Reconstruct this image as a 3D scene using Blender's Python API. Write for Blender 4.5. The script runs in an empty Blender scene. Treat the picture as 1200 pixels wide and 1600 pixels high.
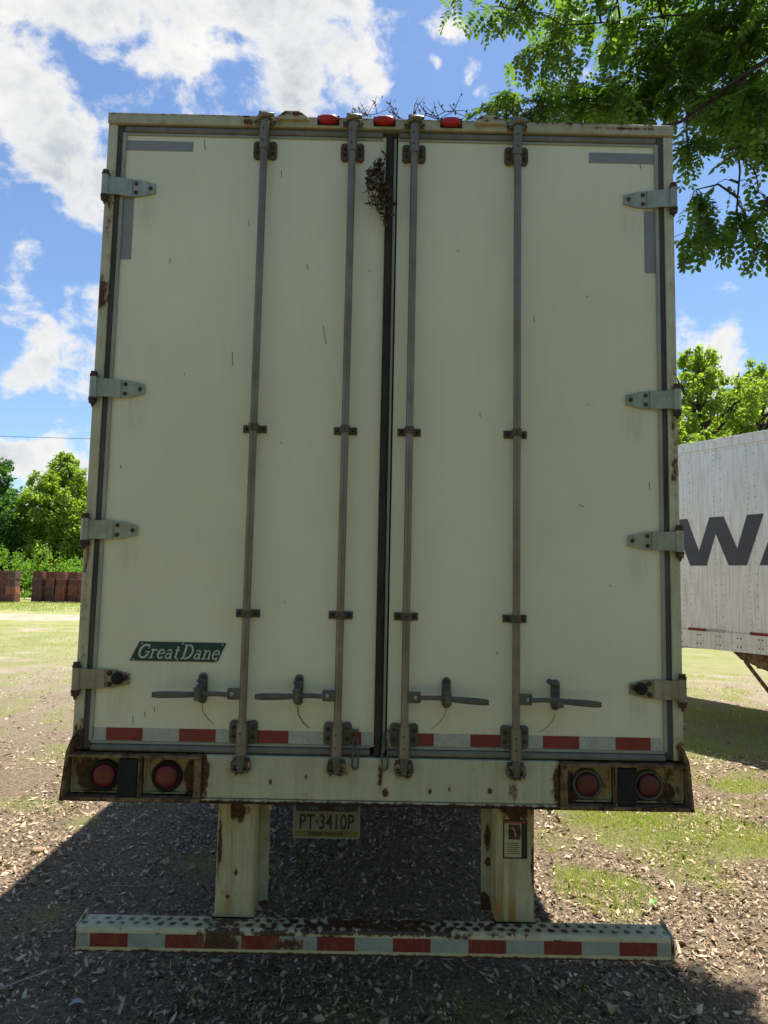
import bpy, math, random
import numpy as np
from mathutils import Vector, noise as mn
R = math.radians
PI = math.pi
scene = bpy.context.scene
COL = scene.collection
# ---------------------------------------------------------------- camera
cam_d = bpy.data.cameras.new('camera'); cam = bpy.data.objects.new('camera', cam_d); COL.objects.link(cam)
scene.camera = cam
CP = Vector((-0.0116, -3.110, 2.0065)); YAW, PITCH, ROLL, FPX = 0.004645, 0.093058, 0.020396, 1112.38
def cam_axes():
    f = Vector((math.sin(YAW)*math.cos(PITCH), math.cos(YAW)*math.cos(PITCH), math.sin(PITCH)))
    r = Vector((math.cos(YAW), -math.sin(YAW), 0)); u = r.cross(f)
    c, s = math.cos(ROLL), math.sin(ROLL)
    return c*r+s*u, -s*r+c*u, f
_r, _u, _f = cam_axes()
from mathutils import Matrix
cam.matrix_world = Matrix(((_r.x, _u.x, -_f.x, CP.x), (_r.y, _u.y, -_f.y, CP.y), (_r.z, _u.z, -_f.z, CP.z), (0, 0, 0, 1)))
cam_d.sensor_fit = 'VERTICAL'; cam_d.sensor_height = 36; cam_d.lens = 36*FPX/1600
cam_d.clip_start = .05; cam_d.clip_end = 4000
scene.render.resolution_x = 768; scene.render.resolution_y = 1024
# ---------------------------------------------------------------- light
SUN = Vector((0.250, 0.32, 1.0)).normalized()
sd = bpy.data.lights.new('sun', 'SUN'); sun = bpy.data.objects.new('sun', sd); COL.objects.link(sun)
sd.energy = 5.0; sd.angle = R(.53); sd.color = (1, .955, .88)
sun.rotation_euler = SUN.to_track_quat('Z', 'Y').to_euler(); sun.location = (3, 4, 20)
scene.view_settings.view_transform = 'Standard'; scene.view_settings.look = 'None'
scene.view_settings.exposure = 1.06; scene.view_settings.gamma = 1
# ---------------------------------------------------------------- node helpers
class NT:
    def __init__(s, nt): s.nt = nt; nt.nodes.clear()
    def n(s, t, **kw):
        nd = s.nt.nodes.new(t)
        ins = kw.pop('i', {})
        for k, v in kw.items(): setattr(nd, k, v)
        for k, v in ins.items():
            if isinstance(v, bpy.types.NodeSocket): s.nt.links.new(v, nd.inputs[k])
            else:
                if isinstance(v, tuple) and len(v) == 3 and nd.inputs[k].type == 'RGBA': v = v+(1,)
                nd.inputs[k].default_value = v
        return nd
    def m(s, op, a, b=0., c=None, clamp=False):
        i = {0: a, 1: b}
        if c is not None: i[2] = c
        return s.n('ShaderNodeMath', operation=op, use_clamp=clamp, i=i).outputs[0]
    def vm(s, op, a, b=(0, 0, 0), out=0): return s.n('ShaderNodeVectorMath', operation=op, i={0: a, 1: b}).outputs[out]
    def mix(s, f, a, b):
        return s.n('ShaderNodeMix', data_type='RGBA', i={0: f, 6: a, 7: b}).outputs[2]
    def noise(s, vec, scale, det=4, rough=.6, dist=0.):
        return s.n('ShaderNodeTexNoise', i={'Vector': vec, 'Scale': scale, 'Detail': det, 'Roughness': rough, 'Distortion': dist}).outputs[0]
    def mr(s, v, a, b, c=0., d=1., smooth=False):
        return s.n('ShaderNodeMapRange', clamp=True, interpolation_type='SMOOTHSTEP' if smooth else 'LINEAR', i={0: v, 1: a, 2: b, 3: c, 4: d}).outputs[0]
    def obj(s): return s.n('ShaderNodeTexCoord').outputs['Object']
# ---------------------------------------------------------------- sky with clouds
w = bpy.data.worlds.new('World'); scene.world = w; w.use_nodes = True
t = NT(w.node_tree)
sky = t.n('ShaderNodeTexSky', sky_type='NISHITA', sun_disc=False, sun_elevation=math.asin(SUN.z),
          sun_rotation=math.atan2(SUN.x, SUN.y), altitude=100, air_density=1.0, dust_density=.35, ozone_density=2.2)
dirv = t.vm('NORMALIZE', t.n('ShaderNodeTexCoord').outputs['Generated'])
SKYBLUE = t.n('ShaderNodeMix', data_type='RGBA', blend_type='MULTIPLY', i={0: 1., 6: sky.outputs[0], 7: (.93, 1.01, 1.10)}).outputs[2]
# cloud banks: azimuth (deg right of +Y), elevation (deg), radius (deg), weight
BANKS = [(-26, 40, 8, 1), (-19, 39, 8, 1), (-12, 42, 8, 1), (-6, 42, 5.5, 1), (-10, 37, 5, .9), (-2.5, 38.5, 4.0, .75), (-16, 34, 5, .6), (-27, 30, 6.5, 1), (-23, 27, 4.5, .95),
         (-29, 23, 3.5, .5), (-24.5, 20.5, 1.8, .5), (-24, 16.5, 4.0, 1), (-21.5, 18, 3.6, 1), (-26.5, 14.5, 2.8, .8), (-28.5, 19.5, 3, .6), (-24, 8.6, 3.2, 1), (-26, 8, 2.5, 1), (-28.5, 8, 2, 1), (-21.5, 10.5, 1, .6), (-22, 6, 3, .8),
         (5.5, 39.5, 2.4, .8), (-1.5, 36, 1.6, .7), (7.5, 37, 1.5, .6), (3.5, 36.5, 1.0, .5), (8.5, 35.5, 1.2, .55), (25.5, 16.5, 3.3, .95), (29, 13, 3, 1), (23, 12, 3, .9), (30, 20, 1.5, .4), (16, 12, 5, .7), (30, 36, 4, .5),
         (17, 36, 1.2, .5), (70, 25, 8, .9), (-75, 25, 9, .9), (0, 8, 5, .8), (-10, 12, 4, .7)]
nz = t.n('ShaderNodeTexNoise', i={'Vector': dirv, 'Scale': 9., 'Detail': 5., 'Roughness': .55})
warp = t.vm('SCALE', t.vm('SUBTRACT', nz.outputs['Color'], (.5, .5, .5)))
t.nt.nodes[-1].inputs[3].default_value = .10
wd = t.vm('ADD', dirv, warp)
acc = None
for az, el, rd, wt in BANKS:
    a, e = R(az), R(el)
    c = (math.sin(a)*math.cos(e), math.cos(a)*math.cos(e), math.sin(e))
    d = t.vm('DISTANCE', wd, c, out=1)
    g = t.mr(d, 0., R(rd)*1.35, wt, 0., True)
    acc = g if acc is None else t.m('MAXIMUM', acc, g)
squash = t.vm('MULTIPLY', dirv, (1, 1, 1.35))
fb = t.noise(squash, 11., 9, .62, .25)
fine = t.noise(squash, 34., 6, .6, .2)
dens = t.m('ADD', acc, t.m('MULTIPLY', t.m('SUBTRACT', fb, .5), 2.9))
dens = t.m('ADD', dens, t.m('MULTIPLY', t.m('SUBTRACT', fine, .5), .5))
cov = t.mr(dens, .30, .82, 0., 1., True)
shade = t.mr(t.noise(squash, 7., 6, .6, .3), .38, .62)
core = t.mr(dens, .5, 1.1)
lit = t.m('SUBTRACT', 1., t.m('MULTIPLY', t.m('MULTIPLY', core, shade), .85))
cc = t.mix(lit, (.44, .50, .59), (.88, .88, .88))
cl = t.n('ShaderNodeMix', data_type='RGBA', blend_type='MULTIPLY', i={0: 1., 6: cc, 7: (7.0, 6.9, 6.7)}).outputs[2]
zz = t.n('ShaderNodeSeparateXYZ', i={0: dirv}).outputs[2]
cov = t.m('MULTIPLY', cov, t.mr(zz, 0.0, .06))
allc = t.mix(cov, SKYBLUE, cl)
bg = t.n('ShaderNodeBackground', i={'Color': allc, 'Strength': .077})
t.n('ShaderNodeOutputWorld', i={0: bg.outputs[0]})
# ---------------------------------------------------------------- mesh builder
class MB:
    def __init__(s): s.v = []; s.f = []; s.m = []; s.sm = []
    def add(s, vs, fs, mi=0, sm=False):
        o = len(s.v); s.v += [tuple(v) for v in vs]
        for f in fs: s.f.append(tuple(o+i for i in f)); s.m.append(mi); s.sm.append(sm)
        return s
    def box(s, x0, x1, y0, y1, z0, z1, mi=0):
        v = [(x, y, z) for x in (x0, x1) for y in (y0, y1) for z in (z0, z1)]
        return s.add(v, [(0, 1, 3, 2), (4, 6, 7, 5), (0, 4, 5, 1), (2, 3, 7, 6), (0, 2, 6, 4), (1, 5, 7, 3)], mi)
    def prism(s, pts, y0, y1, mi=0):      # pts (x,z) extruded along y
        n = len(pts); v = [(x, y0, z) for x, z in pts]+[(x, y1, z) for x, z in pts]
        a = sum(pts[i][0]*pts[(i+1) % n][1]-pts[(i+1) % n][0]*pts[i][1] for i in range(n))
        fs = [tuple(range(n)), tuple(range(2*n-1, n-1, -1))]+[(i, i+n, (i+1) % n+n, (i+1) % n) for i in range(n)]
        if a < 0: fs = [f[::-1] for f in fs]
        return s.add(v, fs, mi)
    def extr(s, prof, x0, x1, mi=0, sm=False):    # prof (y,z) extruded along x
        n = len(prof); v = [(x0, y, z) for y, z in prof]+[(x1, y, z) for y, z in prof]
        return s.add(v, [tuple(range(n))[::-1], tuple(range(n, 2*n))]+[(i, (i+1) % n, (i+1) % n+n, i+n) for i in range(n)], mi, sm)
    def tube(s, pts, rs, seg=8, mi=0, cap=True, flat=1.):
        pts = [Vector(p) for p in pts]
        if not hasattr(rs, '__len__'): rs = [rs]*len(pts)
        vs = []; up = None
        for i, p in enumerate(pts):
            d = (pts[min(i+1, len(pts)-1)]-pts[max(i-1, 0)]).normalized()
            if up is None: up = Vector((0, 0, 1)) if abs(d.z) < .9 else Vector((1, 0, 0))
            a = d.cross(up).normalized(); b = a.cross(d); up = b
            for k in range(seg):
                th = 2*PI*k/seg; vs.append(p+a*math.cos(th)*rs[i]+b*math.sin(th)*rs[i]*flat)
        fs = []
        for i in range(len(pts)-1):
            for k in range(seg): fs.append((i*seg+k, i*seg+(k+1) % seg, (i+1)*seg+(k+1) % seg, (i+1)*seg+k))
        s.add(vs, fs, mi, True)
        if cap:
            s.add(vs[:seg], [tuple(range(seg))[::-1]], mi); s.add(vs[-seg:], [tuple(range(seg))], mi)
        return s
    def cyl(s, p0, p1, r, seg=16, mi=0): return s.tube([p0, p1], r, seg, mi)
    def lathe_y(s, cx, cz, prof, seg=28, mi=0):   # prof (r,y) about y axis
        vs = [(cx+r*math.cos(2*PI*k/seg), y, cz+r*math.sin(2*PI*k/seg)) for r, y in prof for k in range(seg)]
        fs = [(i*seg+k, i*seg+(k+1) % seg, (i+1)*seg+(k+1) % seg, (i+1)*seg+k) for i in range(len(prof)-1) for k in range(seg)]
        return s.add(vs, fs, mi, True)
    def bolt(s, x, y, z, r=.009, h=.008, mi=0):    # domed bolt head facing -y
        return s.lathe_y(x, z, [(r, y+.003), (r, y-h*.5), (r*.75, y-h*.9), (r*.3, y-h), (.0001, y-h)], 10, mi)
    def ribbon(s, pts, wd, y, th=.0015, mi=0):     # stroke in the xz plane
        for a, b in zip(pts[:-1], pts[1:]):
            d = Vector((b[0]-a[0], b[1]-a[1])); L = d.length
            if L < 1e-6: continue
            d /= L; n = Vector((-d.y, d.x))*wd/2; e = d*wd*.15
            s.prism([(a[0]-n.x-e.x, a[1]-n.y-e.y), (b[0]-n.x+e.x, b[1]-n.y+e.y), (b[0]+n.x+e.x, b[1]+n.y+e.y), (a[0]+n.x-e.x, a[1]+n.y-e.y)], y-th, y+.001, mi)
        return s
    def build(s, name, mats, parent=None, bevel=0, bseg=2, loc=None):
        me = bpy.data.meshes.new(name); me.from_pydata(s.v, [], s.f)
        if not isinstance(mats, (list, tuple)): mats = [mats]
        for m_ in mats: me.materials.append(m_)
        me.polygons.foreach_set('material_index', s.m); me.polygons.foreach_set('use_smooth', s.sm); me.update()
        o = bpy.data.objects.new(name, me); COL.objects.link(o)
        if parent: o.parent = parent
        if bevel:
            b = o.modifiers.new('bevel', 'BEVEL'); b.width = bevel; b.segments = bseg; b.limit_method = 'ANGLE'; b.angle_limit = R(40); b.harden_normals = False
        if loc: o.location = loc
        return o
def fast_mesh(name, V, F, mats, parent=None, attr=None, smooth=False):   # numpy verts, faces (n,k)
    V = np.asarray(V, dtype=np.float32).reshape(-1, 3); F = np.asarray(F, dtype=np.int32); k = F.shape[1]
    me = bpy.data.meshes.new(name)
    me.vertices.add(len(V)); me.vertices.foreach_set('co', V.ravel())
    me.loops.add(F.size); me.loops.foreach_set('vertex_index', F.ravel())
    me.polygons.add(len(F)); me.polygons.foreach_set('loop_start', np.arange(len(F), dtype=np.int32)*k)
    me.polygons.foreach_set('loop_total', np.full(len(F), k, dtype=np.int32))
    if smooth: me.polygons.foreach_set('use_smooth', np.ones(len(F), dtype=bool))
    for m_ in (mats if isinstance(mats, (list, tuple)) else [mats]): me.materials.append(m_)
    me.update(calc_edges=True); me.validate()
    if attr is not None:
        for an, av in attr.items():
            a = me.attributes.new(an, 'FLOAT', 'POINT'); a.data.foreach_set('value', np.asarray(av, dtype=np.float32))
    o = bpy.data.objects.new(name, me); COL.objects.link(o)
    if parent: o.parent = parent
    return o
def tag(o, label=None, cat=None, group=None, kind=None):
    if label: o['label'] = label
    if cat: o['category'] = cat
    if group: o['group'] = group
    if kind: o['kind'] = kind
    return o
def thing(name, label, cat, loc=(0, 0, 0), rz=0, group=None):
    o = bpy.data.objects.new(name, None); COL.objects.link(o); o.location = loc; o.rotation_euler = (0, 0, rz); o.empty_display_size = .2
    return tag(o, label, cat, group)
# ---------------------------------------------------------------- materials
def worn(name, base, base2=None, rough=.6, metal=0., var=3., rust=.0, spots=(), rscale=30., streak=0., bump=.15, bscale=60., rustc=((.04, .018, .010), (.135, .056, .020)), spec=.5, drip=0., fleck=0., dents=0., grime=()):
    m_ = bpy.data.materials.new(name); m_.use_nodes = True; t = NT(m_.node_tree); co = t.obj()
    base2 = base2 or tuple(c*.8 for c in base)
    c = t.mix(t.mr(t.noise(co, var, 5, .6), .35, .65), base, base2)
    if streak:
        st = t.noise(t.vm('MULTIPLY', co, (1, 1, .05)), 38., 4, .65)
        c = t.mix(t.m('MULTIPLY', t.mr(st, .45, .7), streak), c, tuple(x*y for x, y in zip(base2, (.62, .52, .36))))
    if drip:
        st = t.noise(t.vm('MULTIPLY', co, (1, 1, .06)), 17., 5, .6, .6)
        c = t.mix(t.m('MULTIPLY', t.m('MULTIPLY', t.mr(st, .42, .66, 0., 1., True), t.mr(t.noise(co, 4., 3), .35, .55, .35, 1.)), drip), c, (.33, .165, .035))
    if fleck:
        fk = t.mr(t.noise(co, 150., 3, .5), .69, .74)
        c = t.mix(t.m('MULTIPLY', fk, fleck), c, (.05, .03, .02))
    gi = None
    for x, z, rx, rz in grime:
        d = t.vm('LENGTH', t.vm('MULTIPLY', t.vm('SUBTRACT', co, (x, 0, z)), (1/rx, 0, 1/rz)), out=1)
        g = t.mr(d, .1, 1., 1., 0., True); gi = g if gi is None else t.m('MAXIMUM', gi, g)
    if gi is not None:
        stk = t.mr(t.noise(t.vm('MULTIPLY', co, (1, 1, .07)), 60., 4, .7), .40, .66)
        c = t.mix(t.m('MULTIPLY', t.m('MULTIPLY', gi, t.m('ADD', .25, stk)), .27), c, (.36, .29, .17))
    rn = t.noise(t.vm('MULTIPLY', co, (1, 1, .5)), rscale*1.25, 8, .72)
    inf = None
    for sp in spots:
        x, z, rx, rz = sp[:4]; st_ = sp[4] if len(sp) > 4 else 1.
        d = t.vm('LENGTH', t.vm('MULTIPLY', t.vm('SUBTRACT', co, (x, 0, z)), (1/rx, 0, 1/rz)), out=1)
        g = t.mr(d, 0., 1., st_, 0.)
        inf = g if inf is None else t.m('MAXIMUM', inf, g)
    r_ = None; h = None
    if rust or spots:
        v = t.m('ADD', rn, rust-.72)
        if inf is not None: v = t.m('ADD', v, t.m('MULTIPLY', inf, .62))
        r_ = t.mr(v, 0., .10)
        halo = t.m('MULTIPLY', t.mr(v, -.16, .04), .8)
        c = t.mix(halo, c, t.mix(.5, (.34, .17, .045), base2))
        rc = t.mix(t.mr(t.noise(co, rscale*2.3, 5, .6), .35, .65), rustc[0], rustc[1])
        c = t.mix(r_, c, rc)
        rgh = t.mix(r_, (rough,)*3, (.92,)*3)
        mt = t.mr(r_, 0., 1., metal, 0.)
    bn = t.noise(co, bscale, 5, .6)
    hh = bn if r_ is None else t.m('ADD', bn, t.m('MULTIPLY', t.m('MULTIPLY', r_, rn), 1.6))
    b = t.n('ShaderNodeBump', i={'Strength': bump, 'Distance': .003, 'Height': hh})
    if dents:
        lo = t.n('ShaderNodeBump', i={'Strength': 1., 'Distance': .012*dents, 'Height': t.noise(co, 1.7, 3, .55)}); t.nt.links.new(lo.outputs[0], b.inputs['Normal'])
    p = t.n('ShaderNodeBsdfPrincipled', i={'Base Color': c, 'Roughness': rough, 'Metallic': metal, 'Normal': b.outputs[0], 'Specular IOR Level': spec})
    if r_ is not None:
        t.nt.links.new(rgh, p.inputs['Roughness']); t.nt.links.new(mt, p.inputs['Metallic'])
    t.n('ShaderNodeOutputMaterial', i={0: p.outputs[0]})
    return m_
M = {}
M['door'] = worn('door_paint', (.78, .72, .54), (.71, .645, .465), .5, var=.8, bump=.05, bscale=90, streak=.06, fleck=.35, dents=1., grime=[(x_, z_-.09, .045, .16) for x_ in (-.575, -.175, .107, .577) for z_ in (2.64, 1.83)]+[(x_, 3.80, .06, .26) for x_ in (-.575, -.175, .107, .577)]+[(s_*1.11, z_-.09, .08, .17) for s_ in (-1, 1) for z_ in (3.754, 2.82, 2.193, 1.557)]+[(-.755, 1.40, .05, .12), (-.348, 1.40, .05, .12), (.286, 1.40, .05, .12), (.752, 1.40, .05, .12), (0, 1.30, 2.4, .13), (-.87, 1.60, .2, .12)])
M['post'] = worn('post_paint', (.60, .57, .41), (.48, .44, .30), .5, var=4, rust=.05, rscale=22, streak=.35, spots=[(-1.28, 3.25, .05, .16, .7), (-1.28, 2.0, .03, .6, .35), (-1.27, 1.3, .06, .12, .8), (1.28, 1.30, .05, .1, .6), (1.28, 2.6, .03, .5, .4), (-1.27, 3.65, .03, .4, .4)])
M['header'] = worn('header_paint', (.46, .43, .29), (.37, .33, .20), .55, var=8, rust=.08, rscale=28, spots=[(0, 4.112, 2.6, .018, .45), (-.6, 4.08, .12, .03, .6), (.44, 4.10, .05, .02, .5), (1.1, 4.09, .3, .012, .5)])
sill_sp = [(-.74, 1.16, .05, .13, 1.1), (.765, 1.16, .05, .13, 1.1), (0.01, 1.17, .020, .13, .62), (0.03, 1.11, .02, .03, .9), (.22, 1.12, .012, .02, .9), (.47, 1.125, .014, .02, .9), (-.58, 1.19, .06, .03, .7), (-.17, 1.19, .06, .03, .7), (.11, 1.19, .06, .03, .7), (.58, 1.19, .06, .03, .7), (0, 1.06, 3., .022, .8),
           (-.45, 1.15, .012, .02, .7), (-.30, 1.17, .01, .02, .6), (.57, 1.13, .03, .07, .5), (.3, 1.13, .01, .02, .6)]
M['sill'] = worn('sill_paint', (.52, .505, .37), (.46, .43, .30), .5, var=5, rust=.04, rscale=34, spots=sill_sp, streak=.3, drip=.22, fleck=.5)
M['rustbox'] = worn('rusty_housing', (.24, .18, .09), (.12, .085, .045), .8, var=9, rust=.27, rscale=20)
M['lamppan'] = worn('lamp_pan_paint', (.46, .40, .25), (.28, .22, .12), .6, var=8, rust=.21, rscale=17, spots=[(-1.215, 1.15, .06, .09, .8), (-.78, 1.15, .05, .1, .9), (.81, 1.13, .05, .09, .7), (1.22, 1.12, .05, .05, .7), (-1.03, 1.15, .03, .1, .4)])
M['leg'] = worn('leg_paint', (.52, .49, .32), (.45, .41, .25), .5, var=6, rust=.06, rscale=26, streak=.4, drip=1.2, spots=[(-.675, .85, .02, .2, .85), (-.60, 1.0, .06, .07, .8), (-.6, .74, .012, .02, .9), (-.63, .64, .012, .015, .9), (.675, .80, .014, .16, .85), (.60, 1.02, .12, .05, .8), (.49, .53, .06, .05, 1.1), (-.49, .53, .05, .04, 1.1), (.60, 1.0, .1, .05, .7)])
M['flange'] = worn('flange_paint', (.44, .43, .33), (.37, .355, .26), .55, var=6, rust=.10, rscale=30, spots=[(.477, .56, .05, .08, 1.2), (-.49, .53, .06, .05, 1.2), (.50, .86, .02, .08, .8), (.50, .75, .02, .03, .8)])
M['gray'] = worn('aluminium_trim', (.22, .205, .175), (.165, .15, .13), .6, .05, var=6, rust=.03, rscale=40, streak=.4, spec=.3)
M['graylt'] = worn('pale_trim', (.36, .355, .29), (.29, .28, .23), .55, .05, var=6, streak=.2, spec=.3)
M['galv'] = worn('galvanised_steel', (.42, .42, .35), (.32, .32, .26), .45, .35, var=14, rust=.02, rscale=45, streak=.3, spec=.4)
M['galvwarm'] = worn('stained_steel', (.38, .33, .24), (.28, .23, .16), .55, .15, var=9, rust=.12, rscale=30, streak=.5, spec=.4)
M['rod'] = worn('rod_steel', (.26, .225, .175), (.17, .145, .11), .42, .4, var=5, rust=.07, rscale=50, bump=.3, bscale=120, spec=.4)
M['cast'] = worn('cast_iron', (.105, .09, .072), (.07, .06, .05), .7, .05, var=16, rust=.10, rscale=40, bump=.4, spec=.25)
M['castgray'] = worn('cast_steel_grey', (.125, .12, .10), (.085, .082, .07), .6, .1, var=16, rust=.05, rscale=45, bump=.3, spec=.35)
M['castrust'] = worn('rusty_cast', (.42, .36, .24), (.13, .11, .09), .8, .0, var=22, rust=.26, rscale=45, bump=.6)
M['greyring'] = worn('grey_grommet', (.12, .125, .11), (.09, .09, .08), .7, var=20, spec=.3)
M['rubber'] = worn('black_rubber', (.014, .013, .013), (.022, .02, .02), .85, var=20, bump=.3, spec=.3)
M['seal'] = worn('rubber_seal', (.060, .050, .042), (.032, .027, .024), .8, var=5, streak=.5, bump=.3, spec=.15)
M['edgeseal'] = worn('weathered_edge_seal', (.115, .098, .088), (.065, .055, .05), .8, var=3, streak=.5, bump=.3, spec=.2)
M['bolt'] = worn('rusty_bolt', (.10, .055, .035), (.06, .03, .02), .8, .2, var=40)
M['white'] = worn('white_tape', (.46, .47, .44), (.36, .37, .35), .4, var=18, rust=.10, rscale=70, rustc=((.17, .16, .13), (.40, .38, .28)))
M['redtape'] = worn('red_tape', (.24, .018, .018), (.17, .013, .014), .4, var=14, fleck=.3)
M['whitebar'] = worn('bar_white_tape', (.33, .36, .32), (.27, .29, .26), .5, var=14, rust=.04, rscale=40, spots=[(-.63, .5, .12, .06, 1.1), (-.36, .5, .12, .05, .7)])
M['redbar'] = worn('bar_red_tape', (.22, .020, .020), (.17, .016, .016), .5, var=14, rust=.04, rscale=40, spots=[(-.63, .5, .12, .06, 1.1), (-.36, .5, .12, .05, .7)])
M['greytape'] = worn('grey_tape', (.25, .245, .235), (.225, .22, .21), .5, var=10)
M['green'] = worn('badge_green', (.004, .050, .048), (.006, .040, .040), .35, var=12)
M['badgetext'] = worn('badge_lettering', (.55, .55, .50), (.42, .42, .38), .5, var=30)
M['dark'] = worn('underframe_black', (.022, .018, .015), (.035, .024, .018), .85, var=6, rust=.03)
M['sidewhite'] = worn('side_panel_white', (.80, .80, .74), (.72, .72, .65), .5, var=1.5, streak=.6, spec=.3)
M['t2wall'] = worn('riveted_panel_white', (.88, .88, .84), (.80, .80, .74), .45, var=1., streak=.75, drip=.08, spec=.4, dents=.8)
M['tyre'] = worn('tyre_rubber', (.025, .025, .025), (.04, .037, .033), .85, var=10)
def simple(name, c, rough=.5, metal=0., **kw):
    m_ = bpy.data.materials.new(name); m_.use_nodes = True; t = NT(m_.node_tree); co = t.obj()
    cc = t.mix(t.mr(t.noise(co, 12, 4), .35, .65), c, tuple(x*.82 for x in c))
    p = t.n('ShaderNodeBsdfPrincipled', i={'Base Color': cc, 'Roughness': rough, 'Metallic': metal})
    for k, v in kw.items(): p.inputs[k.replace('_', ' ')].default_value = v
    t.n('ShaderNodeOutputMaterial', i={0: p.outputs[0]}); return m_
def lens_mat(name, c, scale=220):
    m_ = bpy.data.materials.new(name); m_.use_nodes = True; t = NT(m_.node_tree); co = t.obj()
    v = t.n('ShaderNodeTexVoronoi', i={'Vector': co, 'Scale': scale}).outputs[0]
    cc = t.mix(t.mr(t.noise(co, 25, 4), .35, .65), c, tuple(x*.55 for x in c))
    b = t.n('ShaderNodeBump', i={'Strength': .25, 'Distance': .002, 'Height': v})
    p = t.n('ShaderNodeBsdfPrincipled', i={'Base Color': cc, 'Roughness': .45, 'Normal': b.outputs[0], 'Coat Weight': .1})
    t.n('ShaderNodeOutputMaterial', i={0: p.outputs[0]}); return m_
M['lens'] = lens_mat('red_lens', (.18, .010, .014)); M['lens2'] = lens_mat('dull_red_lens', (.13, .010, .012)); M['marker'] = lens_mat('marker_lens', (.55, .012, .012), 300)
M['plate_white'] = simple('plate_white', (.20, .19, .165), .5); M['plate_blue'] = simple('plate_blue', (.012, .018, .06), .5); M['plate_yellow'] = simple('plate_yellow', (.17, .125, .03), .5)
M['ink'] = simple('dark_ink', (.012, .014, .02), .6); M['inkred'] = simple('red_ink', (.28, .05, .03), .6); M['paper'] = worn('sticker_paper', (.50, .44, .26), (.40, .32, .17), .6, var=20, rust=.05, rscale=60)
M['platechrome'] = simple('plate_frame', (.28, .28, .26), .5, .2)
M['navy'] = worn('faded_navy_lettering', (.030, .032, .045), (.050, .052, .070), .45, var=3)
# underride bar with rows of rusted grip bumps on its top
def bar_mat():
    m_ = bpy.data.materials.new('bar_paint'); m_.use_nodes = True; t = NT(m_.node_tree); co = t.obj()
    sx = t.n('ShaderNodeSeparateXYZ', i={0: co}); x, y, z = sx.outputs
    c = t.mix(t.mr(t.noise(co, 6, 5), .35, .65), (.60, .53, .33), (.50, .42, .24))
    ax = t.m('ABSOLUTE', x)
    mid = t.mr(ax, .15, 1.1, 1., 0.)
    rn = t.noise(co, 30, 7, .68)
    # two rows of dimples
    fx = t.m('SUBTRACT', t.m('FRACT', t.m('DIVIDE', t.m('ADD', x, 10.), .0525)), .5)
    fx2 = t.m('SUBTRACT', t.m('FRACT', t.m('DIVIDE', t.m('ADD', x, 10.026), .0525)), .5)
    def ring(f, yc):
        a = t.m('MULTIPLY', f, .0525); b = t.m('MULTIPLY', t.m('SUBTRACT', y, yc), .9)
        return t.m('SQRT', t.m('ADD', t.m('MULTIPLY', a, a), t.m('MULTIPLY', b, b)))
    d = t.m('MINIMUM', ring(fx, .005), ring(fx2, .045))
    rad = t.m('ADD', t.m('ADD', .0092, t.m('MULTIPLY', mid, .010)), t.m('MULTIPLY', t.m('SUBTRACT', rn, .5), .055))
    top = t.mr(z, .546, .556)
    dots = t.m('MULTIPLY', t.mr(t.m('SUBTRACT', rad, d), -.001, .002), top)
    halo = t.m('MULTIPLY', t.mr(t.m('SUBTRACT', rad, d), -.014, .002), top)
    # blotches
    inf = None
    for sx_, sz_, rx, rz, s_ in [(-.63, .53, .13, .05, 1.), (-.40, .54, .15, .03, .8), (.35, .545, .1, .03, .6), (0, .462, 3, .012, .85), (0, .553, .8, .018, .65), (-1.235, .51, .02, .06, .8), (1.235, .51, .015, .06, .8), (.75, .53, .05, .015, .7), (-.9, .53, .03, .012, .6), (-.95, .465, .07, .014, 1), (-.2, .53, .1, .012, .7)]:
        dd = t.vm('LENGTH', t.vm('MULTIPLY', t.vm('SUBTRACT', co, (sx_, 0, sz_)), (1/rx, 0, 1/rz)), out=1)
        g = t.mr(dd, 0., 1., s_, 0.); inf = g if inf is None else t.m('MAXIMUM', inf, g)
    v = t.m('ADD', t.m('ADD', rn, -.66), t.m('MULTIPLY', inf, .55))
    r2 = t.mr(v, 0., .05); h2 = t.m('MULTIPLY', t.mr(v, -.12, .02), .7)
    rr = t.m('MAXIMUM', dots, r2); hh = t.m('MULTIPLY', t.m('MAXIMUM', halo, h2), .7)
    c = t.mix(hh, c, (.32, .19, .06)); rc = t.mix(t.mr(t.noise(co, 80, 5), .35, .65), (.035, .015, .009), (.11, .045, .018))
    c = t.mix(rr, c, rc)
    b = t.n('ShaderNodeBump', i={'Strength': .6, 'Distance': .004, 'Height': t.m('ADD', rr, t.m('MULTIPLY', rn, .5))})
    p = t.n('ShaderNodeBsdfPrincipled', i={'Base Color': c, 'Roughness': .5, 'Normal': b.outputs[0]})
    t.n('ShaderNodeOutputMaterial', i={0: p.outputs[0]}); return m_
M['bar'] = bar_mat()
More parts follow.
